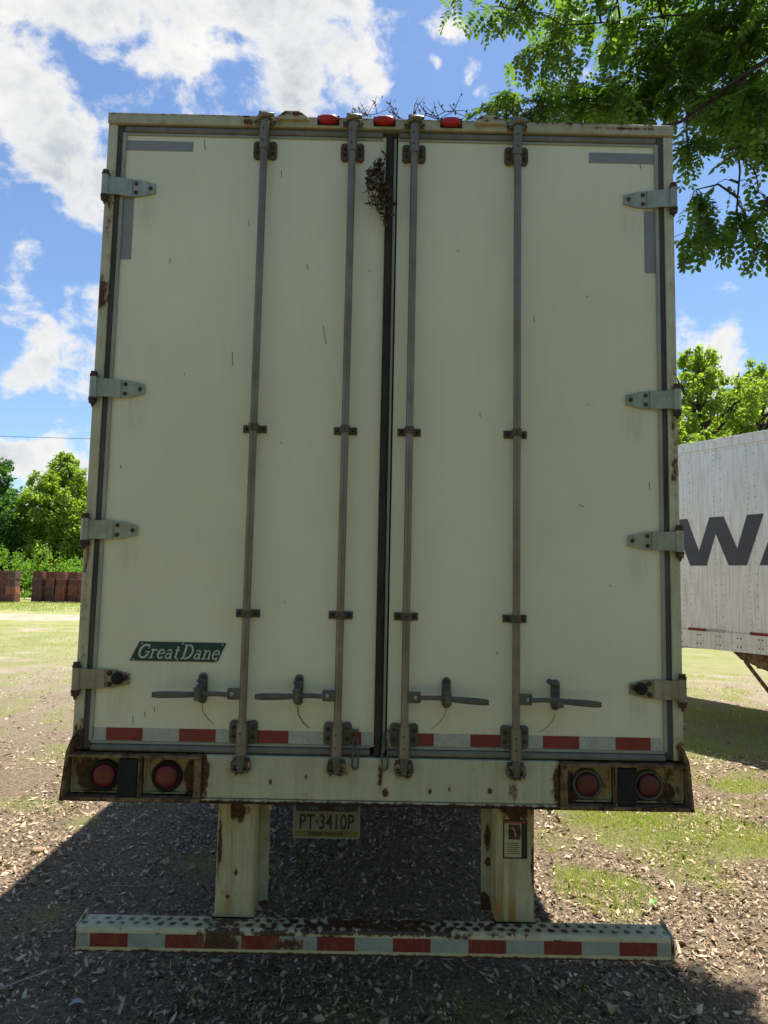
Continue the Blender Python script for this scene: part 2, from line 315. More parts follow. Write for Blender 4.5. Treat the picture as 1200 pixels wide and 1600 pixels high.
def leaf_mat(name, cols, trans=.4, rough=.5):
    m_ = bpy.data.materials.new(name); m_.use_nodes = True; t = NT(m_.node_tree)
    ri = t.n('ShaderNodeNewGeometry').outputs['Random Per Island']
    cr = t.n('ShaderNodeValToRGB', i={0: ri}); e = cr.color_ramp.elements
    while len(e) < len(cols): e.new(.5)
    for i, c in enumerate(cols): e[i].position = i/(len(cols)-1); e[i].color = c+(1,)
    cr.color_ramp.interpolation = 'LINEAR'
    tc = t.n('ShaderNodeMix', data_type='RGBA', blend_type='MULTIPLY', i={0: 1., 6: cr.outputs[0], 7: (1.45, 1.5, .55)}).outputs[2]
    p = t.n('ShaderNodeBsdfPrincipled', i={'Base Color': cr.outputs[0], 'Roughness': rough, 'Specular IOR Level': .35})
    tr = t.n('ShaderNodeBsdfTranslucent', i={0: tc})
    mx = t.n('ShaderNodeMixShader', i={0: trans, 1: p.outputs[0], 2: tr.outputs[0]})
    t.n('ShaderNodeOutputMaterial', i={0: mx.outputs[0]}); return m_
M['locust'] = leaf_mat('locust_leaf', [(.06, .115, .02), (.09, .165, .028), (.13, .21, .038), (.075, .14, .025)], .55)
M['leafdark'] = leaf_mat('dark_leaf', [(.04, .10, .025), (.06, .15, .035), (.09, .20, .045)], .5)
M['leaflight'] = leaf_mat('light_leaf', [(.15, .23, .04), (.22, .30, .05), (.18, .27, .045), (.30, .37, .06)], .6)
M['leafmid'] = leaf_mat('mid_leaf', [(.11, .21, .035), (.15, .28, .04), (.20, .33, .05)], .55)
M['grass'] = leaf_mat('grass_blades', [(.17, .28, .035), (.27, .37, .06), (.44, .42, .13), (.21, .32, .045)], .42, .6)
M['dead'] = leaf_mat('dead_leaf', [(.05, .033, .02), (.12, .075, .04), (.03, .02, .013)], .15, .8)
M['litter'] = leaf_mat('litter_chips', [(.045, .028, .02), (.38, .26, .165), (.68, .52, .35), (.10, .065, .043), (.52, .365, .235), (.035, .022, .016), (.80, .66, .47), (.16, .10, .066)], .06, .85)
M['bark'] = worn('bark', (.055, .042, .032), (.030, .023, .018), .9, var=14, bump=.9, bscale=40, streak=.5)
M['twig'] = worn('twig_bark', (.05, .035, .028), (.03, .022, .018), .9, var=30)
# ================================================================ SEMI TRAILER (rear face on y = 0, runs along +y)
TR = thing('semi_trailer', 'white box trailer seen from behind with closed rear doors and rusty underride bar', 'trailer')
LEN = 14.3
# body
MB().box(-1.290, -1.262, .05, LEN, 1.10, 4.09).build('side_wall', M['sidewhite'], TR, .004)
MB().box(1.262, 1.290, .05, LEN, 1.10, 4.09).build('side_wall', M['sidewhite'], TR, .004)
MB().box(-1.262, 1.262, LEN-.03, LEN, 1.1, 4.09).build('front_wall', M['sidewhite'], TR)
MB().box(-1.294, 1.294, -.005, LEN, 4.095, 4.115).build('roof', M['galv'], TR, .004)
b = MB().box(-1.25, 1.25, .06, LEN-.04, 1.06, 1.20)
for k in range(24): b.box(-1.24, 1.24, .35+k*.58, .41+k*.58, .96, 1.055)
for s in (-1, 1): b.box(s*.48-.05, s*.48+.05, 3.2, LEN-1, .78, .955)
b.build('floor_frame', M['dark'], TR)
for s in (-1, 1): MB().box(s*1.292-.018, s*1.292+.018, .06, LEN, 1.07, 1.20).build('bottom_rail', M['gray'], TR, .003)
# corner posts
for s in (-1, 1):
    x0, x1 = sorted((s*1.255, s*1.298))
    MB().box(x0, x1, -.012, .06, 1.26, 4.058).build('corner_post', M['post'], TR, .004)
# header
b = MB().box(-1.300, 1.300, -.020, .05, 4.060, 4.112)
b.build('header', M['header'], TR, .005)
def door(s):
    # s=-1 left, +1 right; panel edges
    xi, xo = (-.020, -1.222) if s < 0 else (.034, 1.222)
    a, c = sorted((xi, xo))
    b = MB().box(a, c, 0, .045, 1.292, 4.030)
    # small marks: bits of twig, scratches (thin, dark) and scrape arcs below the catches
    marks = {-1: [(-.86, 4.00, .01, .05), (-.50, 3.86, .004, .03), (-.69, 3.0, .003, .06), (-.286, 3.13, .015, .08), (-.99, 3.43, .003, .02), (-.37, 3.42, .01, .03), (-.64, 3.62, .004, .03), (-.09, 3.40, .01, .012), (-1.16, 2.48, .003, .015), (-.42, 1.90, .003, .01), (-.46, 2.6, .002, .01), (-.9, 2.9, .002, .008), (-1.0, 1.42, .002, .02), (-1.05, 1.40, .003, .03), (-.96, 1.44, .001, .02)],
             1: [(.86, 2.35, .02, .012), (1.17, 2.45, .004, .03), (.42, 2.75, .004, .02), (.31, 3.5, .01, .006), (.66, 3.2, .004, .03), (.9, 3.3, .003, .01), (1.15, 3.93, .003, .02), (.99, 2.0, .01, .01), (.5, 1.7, .004, .01), (.9, 2.8, .003, .008)]}[s]
    for x, z, dx, dz in marks:
        b.ribbon([(x, z), (x+dx*.3, z-dz*.5), (x+dx, z-dz)], .0022, 0, .0012, 1)
    arcs = {-1: [[(-.756, 1.455), (-.755, 1.43), (-.735, 1.40), (-.70, 1.372)], [(-.348, 1.455), (-.345, 1.42), (-.325, 1.39), (-.298, 1.366)]],
            1: [[(.286, 1.455), (.28, 1.43), (.26, 1.40), (.225, 1.372)], [(.752, 1.445), (.745, 1.42), (.72, 1.39), (.685, 1.366)]]}[s]
    for i, ar in enumerate(arcs): b.ribbon(ar, .007 if (s, i) == (-1, 1) else .0035, 0, .0008, 2)
    D = b.build('door', [M['door'], M['ink'], M['scrape']], TR)
    D['label'] = 'left rear door with green nameplate' if s < 0 else 'right rear door'
    # seals and trims
    g = MB()
    xs = s*1.2385
    g.box(min(xs-.0155, xs+.0155), max(xs-.0155, xs+.0155), -.006, .04, 1.262, 4.056)
    g.build('edge_seal', M['edgeseal'], D, .006, 3)
    xs = s*1.2215
    MB().box(xs-.008, xs+.008, -.010, .04, 1.296, 4.022).build('edge_trim', M['graylt'], D, .002)
    a2, c2 = (-1.222, -.035) if s < 0 else (.036, 1.222)
    MB().box(a2, c2, -.012, .04, 4.026, 4.052).build('top_seal', M['gray'], D, .008, 3)
    MB().box(a2, c2, -.006, .04, 4.012, 4.0235).build('top_trim', M['graylt'], D, .002)
    MB().box(a2, c2, -.016, .04, 1.256, 1.284).build('bottom_seal', M['gray'], D, .010, 3)
    MB().box(a2, c2, -.007, .04, 1.2865, 1.2975).build('bottom_trim', M['graylt'], D, .002)
    if s < 0:
        MB().tube([(-.004, -.012, 1.262), (-.004, -.012, 2.5), (-.004, -.012, 4.03)], .0175, 14).build('centre_seal', M['seal'], D)
        MB().box(.0145, .0265, -.012, .03, 1.27, 4.02).build('centre_trim', M['graylt'], D, .003)
        MB().box(.027, .0335, -.002, .03, 1.27, 4.02).build('centre_gap', M['rubber'], D)
    # reflective tape along the bottom
    z0, z1 = 1.2995, 1.352
    if s < 0: segs = [(-1.213, -1.159, 0), (-1.159, -1.004, 1), (-1.004, -.849, 0), (-.849, -.694, 1), (-.694, -.539, 0), (-.539, -.384, 1), (-.384, -.229, 0), (-.229, -.074, 1), (-.102+.028, -.028, 0)]
    else: segs = [(.075, .145, 1), (.145, .235, 1), (.235, .390, 0), (.390, .548, 1), (.548, .700, 0), (.700, .855, 1), (.855, 1.010, 0), (1.010, 1.160, 1), (1.160, 1.205, 0)]
    for a3, c3, r3 in segs:
        o = MB().box(a3+.0006, c3-.0006, -.0022, .003, z0, z1).build('reflective_tape', M['redtape'] if r3 else M['white'], D)
        o['label'] = 'red reflective tape' if r3 else 'white reflective tape'
    # grey patches in the top corner
    if s < 0:
        MB().box(-1.2125, -.908, -.002, .003, 3.941, 3.988).build('grey_patch', M['greytape'], D)
        MB().box(-1.2125, -1.166, -.002, .003, 3.421, 3.715).build('grey_patch', M['greytape'], D)
    else:
        MB().box(.914, 1.2125, -.002, .003, 3.931, 3.981).build('grey_patch', M['greytape'], D)
        MB().box(1.164, 1.2125, -.002, .003, 3.410, 3.705).build('grey_patch', M['greytape'], D)
    # hinges
    for z, low in ((3.754, 0), (2.820, 0), (2.193, 0), (1.557, 1)):
        hb = MB()
        def px(x): return s*x
        prof = [(1.285, .040), (1.165, .040), (1.135, .039), (1.082, .024), (1.070, .022)]
        pts = [(px(x), z+h) for x, h in prof]+[(px(x), z-h) for x, h in prof[::-1]]
        hb.prism([(px(1.175), z+.040), (px(1.135), z+.038), (px(1.082), z+.024), (px(1.070), z+.022), (px(1.070), z-.022), (px(1.082), z-.024), (px(1.135), z-.038), (px(1.175), z-.040)], -.010, .001)
        # raised strap with two folds that wraps the seal
        xs = [1.178, 1.174, 1.205, 1.215, 1.232, 1.262, 1.285]; ys = [-.001, -.014, -.016, -.023, -.028, -.030, -.030]
        vs = []; 
        for x, y in zip(xs, ys):
            for zz_ in (-.0405, .0405): vs.append((px(x), y, z+zz_))
        fs = [(2*i, 2*i+1, 2*i+3, 2*i+2) for i in range(len(xs)-1)]
        vs2 = [(v[0], .0 if i < 99 else 0, v[2]) for i, v in enumerate(vs)]
        hb.add(vs, fs if s > 0 else [f[::-1] for f in fs])
        for q in (0, 1):
            e = [vs[2*i+q] for i in range(len(xs))]; e2 = [(v[0], v[1]+.006, v[2]) for v in e]
            hb.add(e+e2, [(i, i+1, i+1+len(e), i+len(e)) for i in range(len(e)-1)])
        hb.box(min(px(1.094), px(1.098)), max(px(1.094), px(1.098)), -.0125, -.008, z-.026, z+.026)
        hb.tube([(px(1.289), -.030, z-.046), (px(1.289), -.030, z+.046)], .0165, 14)
        for dz, rr in ((.0465, .0175), (.058, .014), (-.0465, .0185), (-.060, .016)):
            hb.tube([(px(1.289), -.030, z+dz), (px(1.289), -.030, z+dz+(.012 if dz > 0 else -.012))], rr, 10, 1)
        hb.tube([(px(1.289), -.030, z-.07), (px(1.289), -.030, z-.088)], [.010, .004], 8, 1)
        if low:
            hb.lathe_y(px(1.118), z+.002, [(.026, .0), (.026, -.022), (.020, -.030), (.010, -.030), (.0001, -.026)], 20, 2)
            for bx, bz in ((1.155, .024), (1.155, -.024), (1.085, 0.006)): hb.bolt(px(bx), -.010, z+bz, .011, .010, 1)
        else:
            for bx, bz in ((1.156, .021), (1.156, -.021), (1.090, 0)): hb.bolt(px(bx), -.010, z+bz, .009, .008, 1)
        h_ = hb.build('hinge', [M['galvwarm'] if low else M['galv'], M['bolt'], M['rubber']], D)
        if low: h_['label'] = 'lowest hinge with black rubber bumper'
    return D
sc = worn('scrape', (.34, .28, .16), (.24, .19, .10), .8, var=60); M['scrape'] = sc
DL = door(-1); DR = door(1)
# lock rods: x, door, handle direction
for i, (x, D, hd) in enumerate(((-.575, DL, -1), (-.175, DL, -1), (.107, DR, 1), (.577, DR, 1))):
    y = -.045
    rb = MB(); rb.tube([(x, y, 1.24), (x, y, 2.6), (x, y, 4.075)], .0166, 18)
    for z in (3.935, 1.385): rb.tube([(x, y, z-.004), (x, y, z+.004)], .0205, 14)
    rb.tube([(x, y, 3.935), (x, y, 4.065)], [.021, .0215], 14); rb.tube([(x, y, 1.262), (x, y, 1.385)], [.0245, .0225], 14)
    for z in (3.965, 4.02, 1.30, 1.35): rb.bolt(x-.004, y-.021, z, .004, .003, 1)
    rb.build('lock_rod', [M['rod'], M['ink']], D)
    # guides in the middle
    for z in (2.652, 1.845):
        g = MB(); g.box(x-.052, x+.052, -.008, .001, z-.017, z+.017)
        g.tube([(x, y, z-.017), (x, y, z+.017)], .0205, 14); g.box(x-.0205, x+.0205, y, -.007, z-.0165, z+.0165)
        for q in (-.037, .037): g.bolt(x+q, -.008, z, .0075, .006, 1)
        g.bolt(x-.002, y-.020, z, .0045, .002, 1)
        g.build('rod_guide', [M['cast'], M['ink']], D, .002)
    # top and bottom cam guides: lugged plates on the door
    def lug_plate(z0, z1, wd, name, m_):
        g = MB()
        for q in (-1, 1):
            n = 6; cx = x+q*(wd-.018)
            pts = [(x+q*.012, z0+.006), (cx, z0)]+[(cx+q*.018*math.sin(PI*k/n*.5), z0+.018-.018*math.cos(PI*k/n*.5)) for k in range(1, n+1)] + \
                  [(cx+q*.018*math.cos(PI*k/n*.5), z1-.018+.018*math.sin(PI*k/n*.5)) for k in range(0, n+1)]+[(x+q*.012, z1-.006)]
            g.prism(pts, -.014, .001)
            for zb in (z0+.03, z1-.03): g.bolt(x+q*(wd-.017), -.014, zb, .009, .006, 1)
        g.box(x-.022, x+.022, y+.004, -.002, z0+.006, z1-.006)
        return g.build(name, [m_, M['bolt']], D, .003)
    lug_plate(3.905, 3.992, .054, 'top_rod_guide', M['cast']); lug_plate(1.297, 1.395, .060, 'bottom_rod_guide', M['castgray'])
    # cams with keepers on header and sill
    k = MB()
    k.box(x-.036, x+.036, -.040, -.018, 4.066, 4.090); k.tube([(x-.036, -.05, 4.072), (x-.010, -.066, 4.085), (x+.014, -.066, 4.085), (x+.038, -.05, 4.098)], [.010, .014, .014, .009], 8)
    k.box(x-.046, x+.046, -.026, -.018, 4.062, 4.100); k.bolt(x-.04, -.026, 4.08, .007, .006, 1); k.bolt(x+.04, -.026, 4.08, .007, .006, 1)
    k.box(x-.030, x+.026, -.050, -.019, 4.100, 4.116)
    k.build('top_keeper', [M['header_dark'] if 'header_dark' in M else M['rod'], M['bolt']], TR, .004)
    k = MB(); z = 1.222; sy = -.030
    k.box(x-.036, x+.036, sy-.006, sy+.001, z-.026, z+.026, 0)
    for q in (-1, 1):
        k.box(x+q*.034-.006, x+q*.034+.006, sy-.030, sy, z-.024, z+.012, 1); k.box(x+q*.024-.010, x+q*.024+.010, sy-.032, sy-.024, z-.004, z+.016, 1)
        k.box(x+q*.026-.010, x+q*.026+.010, sy-.034, sy-.002, z-.030, z-.022, 0)
    k.box(x-.012, x+.012, sy-.036, sy, z-.030, z+.030, 0); k.box(x-.030, x+.030, sy-.020, sy-.010, z-.020, z-.006, 0)
    k.tube([(x, sy-.020, z+.045), (x, sy-.020, z-.01)], .0185, 10, 0)
    k.build('bottom_keeper', [M['castgray'], M['castrust']], TR, .004)
    # handle, its hub and its catch
    hz = 1.511; yh = -.068
    L = (.373, .345, .349, .349)[i]; x0 = x-.005*hd if False else x; xa = x+hd*.020; xh = x+hd*.066; xe = x+hd*L
    hb = MB(); hb.box(min(x+hd*.008, xh), max(x+hd*.008, xh), yh+.008, yh+.018, hz-.024, hz+.024)
    hb.bolt(x+hd*.047, yh+.008, hz-.001, .010, .010, 1)
    hb.build('handle_hub', [M['castgray'], M['galv']], D, .004)
    n = 12; vs = []
    for q in range(n+1):
        f = q/n; xx = (x+hd*.055)*(1-f)+xe*f
        dz = -.002+.006*math.sin(min(1, f*2.0)*PI)*.6-.010*max(0, f-.45)/.55*(1 if i >= 2 else .4)+(.0 if i < 2 else .001)
        dy = -.006*math.sin(f*PI)-.012*f; hh = .0095+.004*min(1, max(0, (f-.3)/.4)); th = .0075
        if q == n: hh *= .75
        for a_, b_ in ((-th, -hh*.6), (-th*.6, -hh), (th*.6, -hh), (th, -hh*.6), (th, hh*.6), (th*.6, hh), (-th*.6, hh), (-th, hh*.6)): vs.append((xx, yh+dy+a_, hz+dz+b_))
    fs = [(q*8+j, q*8+(j+1) % 8, (q+1)*8+(j+1) % 8, (q+1)*8+j) for q in range(n) for j in range(8)]+[tuple(range(8)), tuple(range(n*8, n*8+8))[::-1]]
    MB().add(vs, fs, 0, True).build('handle', M['castgray'], D)
    cx = x+hd*((.181, .171, .178, .175)[i]); cz = 1.525
    g = MB(); pl = [(cx+.019*math.cos(a), cz+.046+.019*math.sin(a)) for a in [PI*k_/8 for k_ in range(9)]]+[(cx-.019*math.cos(a), cz-.046-.019*math.sin(a)) for a in [PI*k_/8 for k_ in range(9)]]
    g.prism(pl, -.012, .001); g.box(cx-.014, cx+.014, -.062, -.010, cz-.040, cz-.028); g.box(cx-.013, cx+.013, -.104, -.092, cz-.036, cz+.006 if i < 3 else cz-.012)
    g.box(cx-.013, cx+.013, -.096, -.058, cz-.040, cz-.030)
    g.bolt(cx, -.012, cz-.046, .010, .008, 1); g.bolt(cx, -.012, cz+.046, .010, .008, 1)
    if i < 3:
        g.box(cx-.014, cx+.014, -.060, -.010, cz+.012, cz+.022); g.box(cx-.015, cx+.013, -.108, -.058, cz+.004, cz+.016); g.box(cx-.014, cx+.014, -.022, -.010, cz+.016, cz+.040)
        g.box(cx-.022, cx-.010, -.03, -.01, cz+.028, cz+.038)
    else:
        g.tube([(cx+.002, -.03, cz+.046), (cx-.018, -.04, cz+.054), (cx-.040, -.05, cz+.064)], [.016, .013, .012], 8)
    c_ = g.build('handle_catch', [M['castgray'], M['bolt']], D, .003)
    if i == 3: c_['label'] = 'catch with its latch swung up open'
# hasp chains near the centre
for x, D in ((-.098, DL), (.026, DR)):
    g = MB(); q = 1 if x < 0 else -1
    g.box(x-q*.03-.02, x-q*.03+.03*q+.012 if q > 0 else x+.052, -.020, -.006, 1.356, 1.366)
    g.tube([(x, -.018, 1.362), (x+.002, -.022, 1.335), (x, -.02, 1.318)], .005, 6)
    def link(cx, cz, w_, h_, r_):
        pts = [(cx+w_*math.cos(a), -.040, cz+h_*math.copysign(1, math.sin(a))*(1 if False else 1)+w_*math.sin(a)) for a in [2*PI*k_/16+.001 for k_ in range(17)]]
        g.tube(pts, r_, 6, 0, False)
    link(x, 1.317, .010, .012, .0042); link(x+.001, 1.255, .012, .034, .0048)
    g.build('hasp_link', M['castgray'], D)
# header lamps and trapezoid guards
for x in (-.289, -.031, .275):
    b = MB(); n = 18
    prof = [(1.0, 0), (1.0, .45), (.86, .8), (.55, 1.), (.01, 1.05)]
    vs = [(x+.046*a*math.copysign(abs(math.cos(2*PI*k/n))**.75, math.cos(2*PI*k/n)), -.020-.030*h, 4.094+.019*a*math.copysign(abs(math.sin(2*PI*k/n))**.75, math.sin(2*PI*k/n))) for a, h in prof for k in range(n)]
    b.add(vs, [(i*n+k, i*n+(k+1) % n, (i+1)*n+(k+1) % n, (i+1)*n+k) for i in range(4) for k in range(n)], 0, True)
    b.box(x-.05, x+.05, -.024, -.018, 4.072, 4.116, 1)
    b.build('marker_lamp', [M['marker'], M['rubber']], TR)
for x in (-.452, .451):
    MB().prism([(x-.076, 4.086), (x+.076, 4.086), (x+.070, 4.100), (x+.030, 4.128), (x-.034, 4.128), (x-.070, 4.100)], -.040, -.006).build('lamp_guard', M['header'], TR, .006)
# rear sill
b = MB()
b.box(-.738, .764, -.030, .06, 1.078, 1.252)
b.box(-.738, .764, -.037, .06, 1.066, 1.076)          # bead on the lower edge
b.box(-.738, .764, -.034, .06, 1.058, 1.0655, 1)
b.box(-1.30, 1.30, .0, .08, 1.045, 1.058, 1)
sill = b.build('rear_sill', [M['sill'], M['dark']], TR, .004)
for x in (-.47, -.705, .33, .50, .705): MB().bolt(x, -.037, 1.070, .010, .006).build('bolt', M['sill'], sill)
for x in (-.70, -.455, .50, .735): MB().tube([(x, .03, 1.05), (x, .03, 1.034), (x, .03, 1.033), (x, .03, 1.018)], [.012, .012, .008, .007], 8).build('bolt', M['sill'], sill)
for s in (-1, 1):
    b = MB(); X = lambda a: a*s
    xi = .739 if s < 0 else .765
    def bx(a, c, *r, mi=0): b.box(min(X(a), X(c)), max(X(a), X(c)), *r, mi)
    bx(xi, 1.300, -.052, .04, 1.238, 1.250); bx(xi, 1.318, -.052, .06, 1.062, 1.078)
    # tapered outer cheek, rising to a point against the corner post
    b.prism([(X(1.304), 1.06), (X(1.324), 1.06), (X(1.306), 1.262), (X(1.280), 1.330), (X(1.272), 1.330), (X(1.292), 1.25)], -.052, .05)
    bx(xi, xi+.030, -.048, .04, 1.080, 1.236); bx(.994, 1.002, -.050, .03, 1.079, 1.237)
    bx(xi, 1.30, .034, .06, 1.08, 1.236)
    H = b.build('tail_lamp_housing', M['rustbox'], TR, .004)
    H['label'] = 'rusty left lamp housing' if s < 0 else 'rusty right lamp housing'
    lx = (1.155, .893) if s < 0 else (1.148, .887)
    lz = 1.155
    for j, (a, c) in enumerate(((1.088, 1.296), (xi+.034, .990))):
        p = MB(); a_, c_ = sorted((X(a), X(c))); z0, z1 = 1.084, 1.232; yb = .010; l = X(lx[j])
        p.box(a_, c_, yb, .02, z0, z1)
        p.box(a_, c_, yb-.018, yb+.001, z0, z0+.007); p.box(a_, c_, yb-.018, yb+.001, z1-.007, z1); p.box(a_, a_+.006, yb-.018, yb+.001, z0+.0075, z1-.0075); p.box(c_-.006, c_, yb-.018, yb+.001, z0+.0075, z1-.0075)
        p.build('lamp_pan', M['lamppan'], H, .003)
        g = MB(); big = .064; le = .049
        g.lathe_y(l, lz, [(big, yb+.002), (big, yb-.014), (big-.004, yb-.019), (le+.004, yb-.021), (le+.001, yb-.014)], 36, 1)
        g.lathe_y(l, lz, [(le+.0015, yb-.010), (le, yb-.020), (le*.85, yb-.026), (le*.5, yb-.029), (.0001, yb-.030)], 36, 0)
        g.build('tail_lamp', [M['lens'] if s < 0 else M['lens2'], M['rubber'] if s < 0 else M['greyring']], H)
    rb = MB(); a_, c_ = sorted((X(1.004), X(1.086))); rb.box(a_, c_, -.046, .0, 1.082, 1.234)
    rb.build('rubber_bumper', M['rubber'], H, .005)
# legs of the underride guard
for s in (-1, 1):
    b = MB(); X = lambda a: a*s
    a, c = (.525, .688) if s < 0 else (.516, .682)
    # folded channel, rounded front corners
    r = .016; n = 5
    def prof():
        pts = [(c, .21), (c, .075+r)]
        pts += [(c-r+r*math.cos(PI/2*k/n), .075+r-r*math.sin(PI/2*k/n)) for k in range(n+1)]
        pts += [(a+r-r*math.sin(PI/2*k/n), .075+r-r*math.cos(PI/2*k/n)) for k in range(n+1)]
        pts += [(a, .21)]
        return pts
    po = prof(); pin = [(min(max(x, a+.005), c-.005), max(y, .080)) for x, y in po]
    N = len(po); vs = []
    for z in (.556, 1.056):
        vs += [(X(x), y, z) for x, y in po]+[(X(x), y, z) for x, y in pin]
    fs = [(i, i+1, 2*N+i+1, 2*N+i) for i in range(N-1)]+[(N+i, 3*N+i, 3*N+i+1, N+i+1) for i in range(N-1)]+[(0, 2*N, 3*N, N), (N-1, 2*N-1, 4*N-1, 3*N-1)]
    b.add(vs, fs, 0, True)
    b.box(min(X(a-.008), X(c+.006)), max(X(a-.008), X(c+.006)), .060, .21, .549, .558)
    lg = b.build('guard_leg', M['leg'], TR)
    e = lg.modifiers.new('edge', 'EDGE_SPLIT'); e.split_angle = R(50)
    # brace flange behind, with a ragged edge
    rnd = random.Random(5+s); pts = [(a-.002, .545), (a-.002, 1.05)]
    k = 26; edge = [(a-.045+rnd.uniform(-.0022, .0022), 1.05-i_*(.505/k)) for i_ in range(k+1)]
    pts2 = [(X(x), z) for x, z in [(a+.03, .545), (a+.03, 1.05)]+edge]
    MB().prism(pts2, .212, .218).build('brace_flange', M['flange'], lg)
# underride bar
prof = []
y0, y1, z0, z1, r = -.032, .075, .460, .558, .018
prof = [(y0, z0+.004), (y0+.004, z0), (y1, z0), (y1, z1)]+[(y0+r-r*math.sin(PI/2*k/6), z1-r+r*math.cos(PI/2*k/6)) for k in range(7)]
g = MB(); g.extr(prof, -1.225, 1.222, 0, True)
bar = g.build('underride_bar', M['bar'], TR); e = bar.modifiers.new('edge', 'EDGE_SPLIT'); e.split_angle = R(40)
for s in (-1, 1):
    pr = [(y0-.004, z0-.003), (y1+.01, z0-.003), (y1+.022, z1+.016), (y1-.01, z1+.014), (y0+.02, z1+.001), (y0-.002, z1-.012)]
    x = s*1.2265; MB().extr(pr, min(x, x+s*.009), max(x, x+s*.009)).build('end_plate', M['bar'], bar, .002)
e = [-1.223, -1.167, -1.013, -.858, -.702, -.547, -.392, -.236, -.081, .075, .230, .386, .541, .697, .852, 1.008, 1.163, 1.220]
for k in range(17):
    red = k % 2 == 1
    o = MB().box(e[k]+.0005, e[k+1]-.0005, y0-.0022, y0+.002, .4815, .534).build('reflective_tape', M['redbar'] if red else M['whitebar'], bar)
    o['label'] = 'red reflective tape' if red else 'white reflective tape'
# wheels and axles well ahead under the body
for ya in (6.4, 7.7):
    MB().cyl((-1.2, ya, .50), (1.2, ya, .50), .065, 14).build('axle', M['dark'], TR)
    for s in (-1, 1):
        for xo in (1.20, .88):
            def lx(prof, seg=32, mi=0, b=None):
                vs = [(s*xx, ya+rr*math.cos(2*PI*k/seg), .50+rr*math.sin(2*PI*k/seg)) for rr, xx in prof for k in range(seg)]
                b.add(vs, [(i*seg+k, i*seg+(k+1) % seg, (i+1)*seg+(k+1) % seg, (i+1)*seg+k) for i in range(len(prof)-1) for k in range(seg)], mi, True)
            w_ = MB(); lx([(.30, xo-.13), (.46, xo-.14), (.50, xo-.11), (.50, xo+.09), (.46, xo+.11), (.30, xo+.10)], b=w_)
            lx([(.30, xo+.09), (.27, xo+.04), (.14, xo+.04), (.12, xo+.09), (.001, xo+.09)], mi=1, b=w_)
            w_.build('wheel', [M['tyre'], M['gray']], TR)
for s in (-1, 1): MB().box(s*.95-.04, s*.95+.04, 10.6, 10.7, .35, .95).box(s*.95-.12, s*.95+.12, 10.5, 10.8, .0, .04).box(s*.95-.05, s*.95+.05, 10.59, 10.71, .04, .36).build('landing_leg', M['dark'], TR)
# ---- lettering
def text(s, size, loc, mat, parent, name='lettering', sx=1., depth=.001, shear=0., align='CENTER', bold=0., rot=(PI/2, 0, 0)):
    c = bpy.data.curves.new(name, 'FONT'); c.body = s; c.size = size; c.extrude = depth; c.align_x = align; c.align_y = 'CENTER'; c.shear = shear; c.offset = bold
    o = bpy.data.objects.new(name, c); COL.objects.link(o)
    dg = bpy.context.evaluated_depsgraph_get(); me = bpy.data.meshes.new_from_object(o.evaluated_get(dg)); bpy.data.objects.remove(o)
    me.materials.clear(); me.materials.append(mat)
    o = bpy.data.objects.new(name, me); COL.objects.link(o); o.rotation_euler = rot; o.location = loc; o.scale = (sx, 1, 1)
    if parent: o.parent = parent
    return o
# nameplate: green parallelogram, slab serif italic strokes
b = MB(); b.prism([(-1.037, 1.716), (-.664, 1.716), (-.700, 1.634), (-1.076, 1.634)], -.0032, .002)
for x, z in ((-1.025, 1.708), (-.85, 1.710), (-.68, 1.708), (-.705, 1.641), (-.87, 1.640), (-1.06, 1.641)): b.bolt(x, -.0032, z, .0045, .003, 1)
NP = b.build('nameplate', [M['green'], M['galv']], DL, 0)
NP['label'] = 'green parallelogram nameplate'
def arc(cx, cy, rx, ry, a0, a1, n=14): return [(cx+rx*math.cos(R(a0+(a1-a0)*k/n)), cy+ry*math.sin(R(a0+(a1-a0)*k/n))) for k in range(n+1)]
GL = {
 'G': (.92, [(arc(.46, .5, .36, .44, 50, 330), .17), ([(.78, .30), (.78, .46)], .16), ([(.50, .46), (.90, .46)], .08), ([(.72, .98), (.72, .66)], .08)]),
 'D': (.98, [([(.24, .03), (.24, .97)], .18), ([(.04, .04), (.45, .04)], .09), ([(.04, .96), (.45, .96)], .09), (arc(.42, .5, .40, .46, -90, 90), .15)]),
 'r': (.56, [([(.18, .03), (.18, .64)], .15), ([(.02, .04), (.36, .04)], .08), ([(.02, .62), (.22, .62)], .08), (arc(.38, .42, .20, .20, 165, 60), .10), ([(.45, .56), (.50, .54)], .13)]),
 'e': (.62, [(arc(.31, .33, .23, .29, 5, 320), .13), ([(.10, .35), (.54, .35)], .08)]),
 'a': (.66, [(arc(.27, .20, .18, .17, 0, 360), .11), ([(.46, .06), (.46, .42)], .14), (arc(.28, .44, .18, .17, 0, 150), .10), ([(.44, .04), (.62, .04)], .08)]),
 't': (.46, [([(.20, .10), (.20, .86)], .14), ([(.04, .60), (.40, .60)], .08), (arc(.32, .16, .12, .13, 180, 320), .09)]),
 'n': (.72, [([(.18, .03), (.18, .62)], .15), ([(.02, .04), (.32, .04)], .08), ([(.02, .62), (.2, .62)], .08), (arc(.36, .38, .19, .22, 160, 0), .11), ([(.55, .03), (.55, .40)], .14), ([(.44, .04), (.70, .04)], .08)]),
}
g = MB(); H = .062; shx = .30
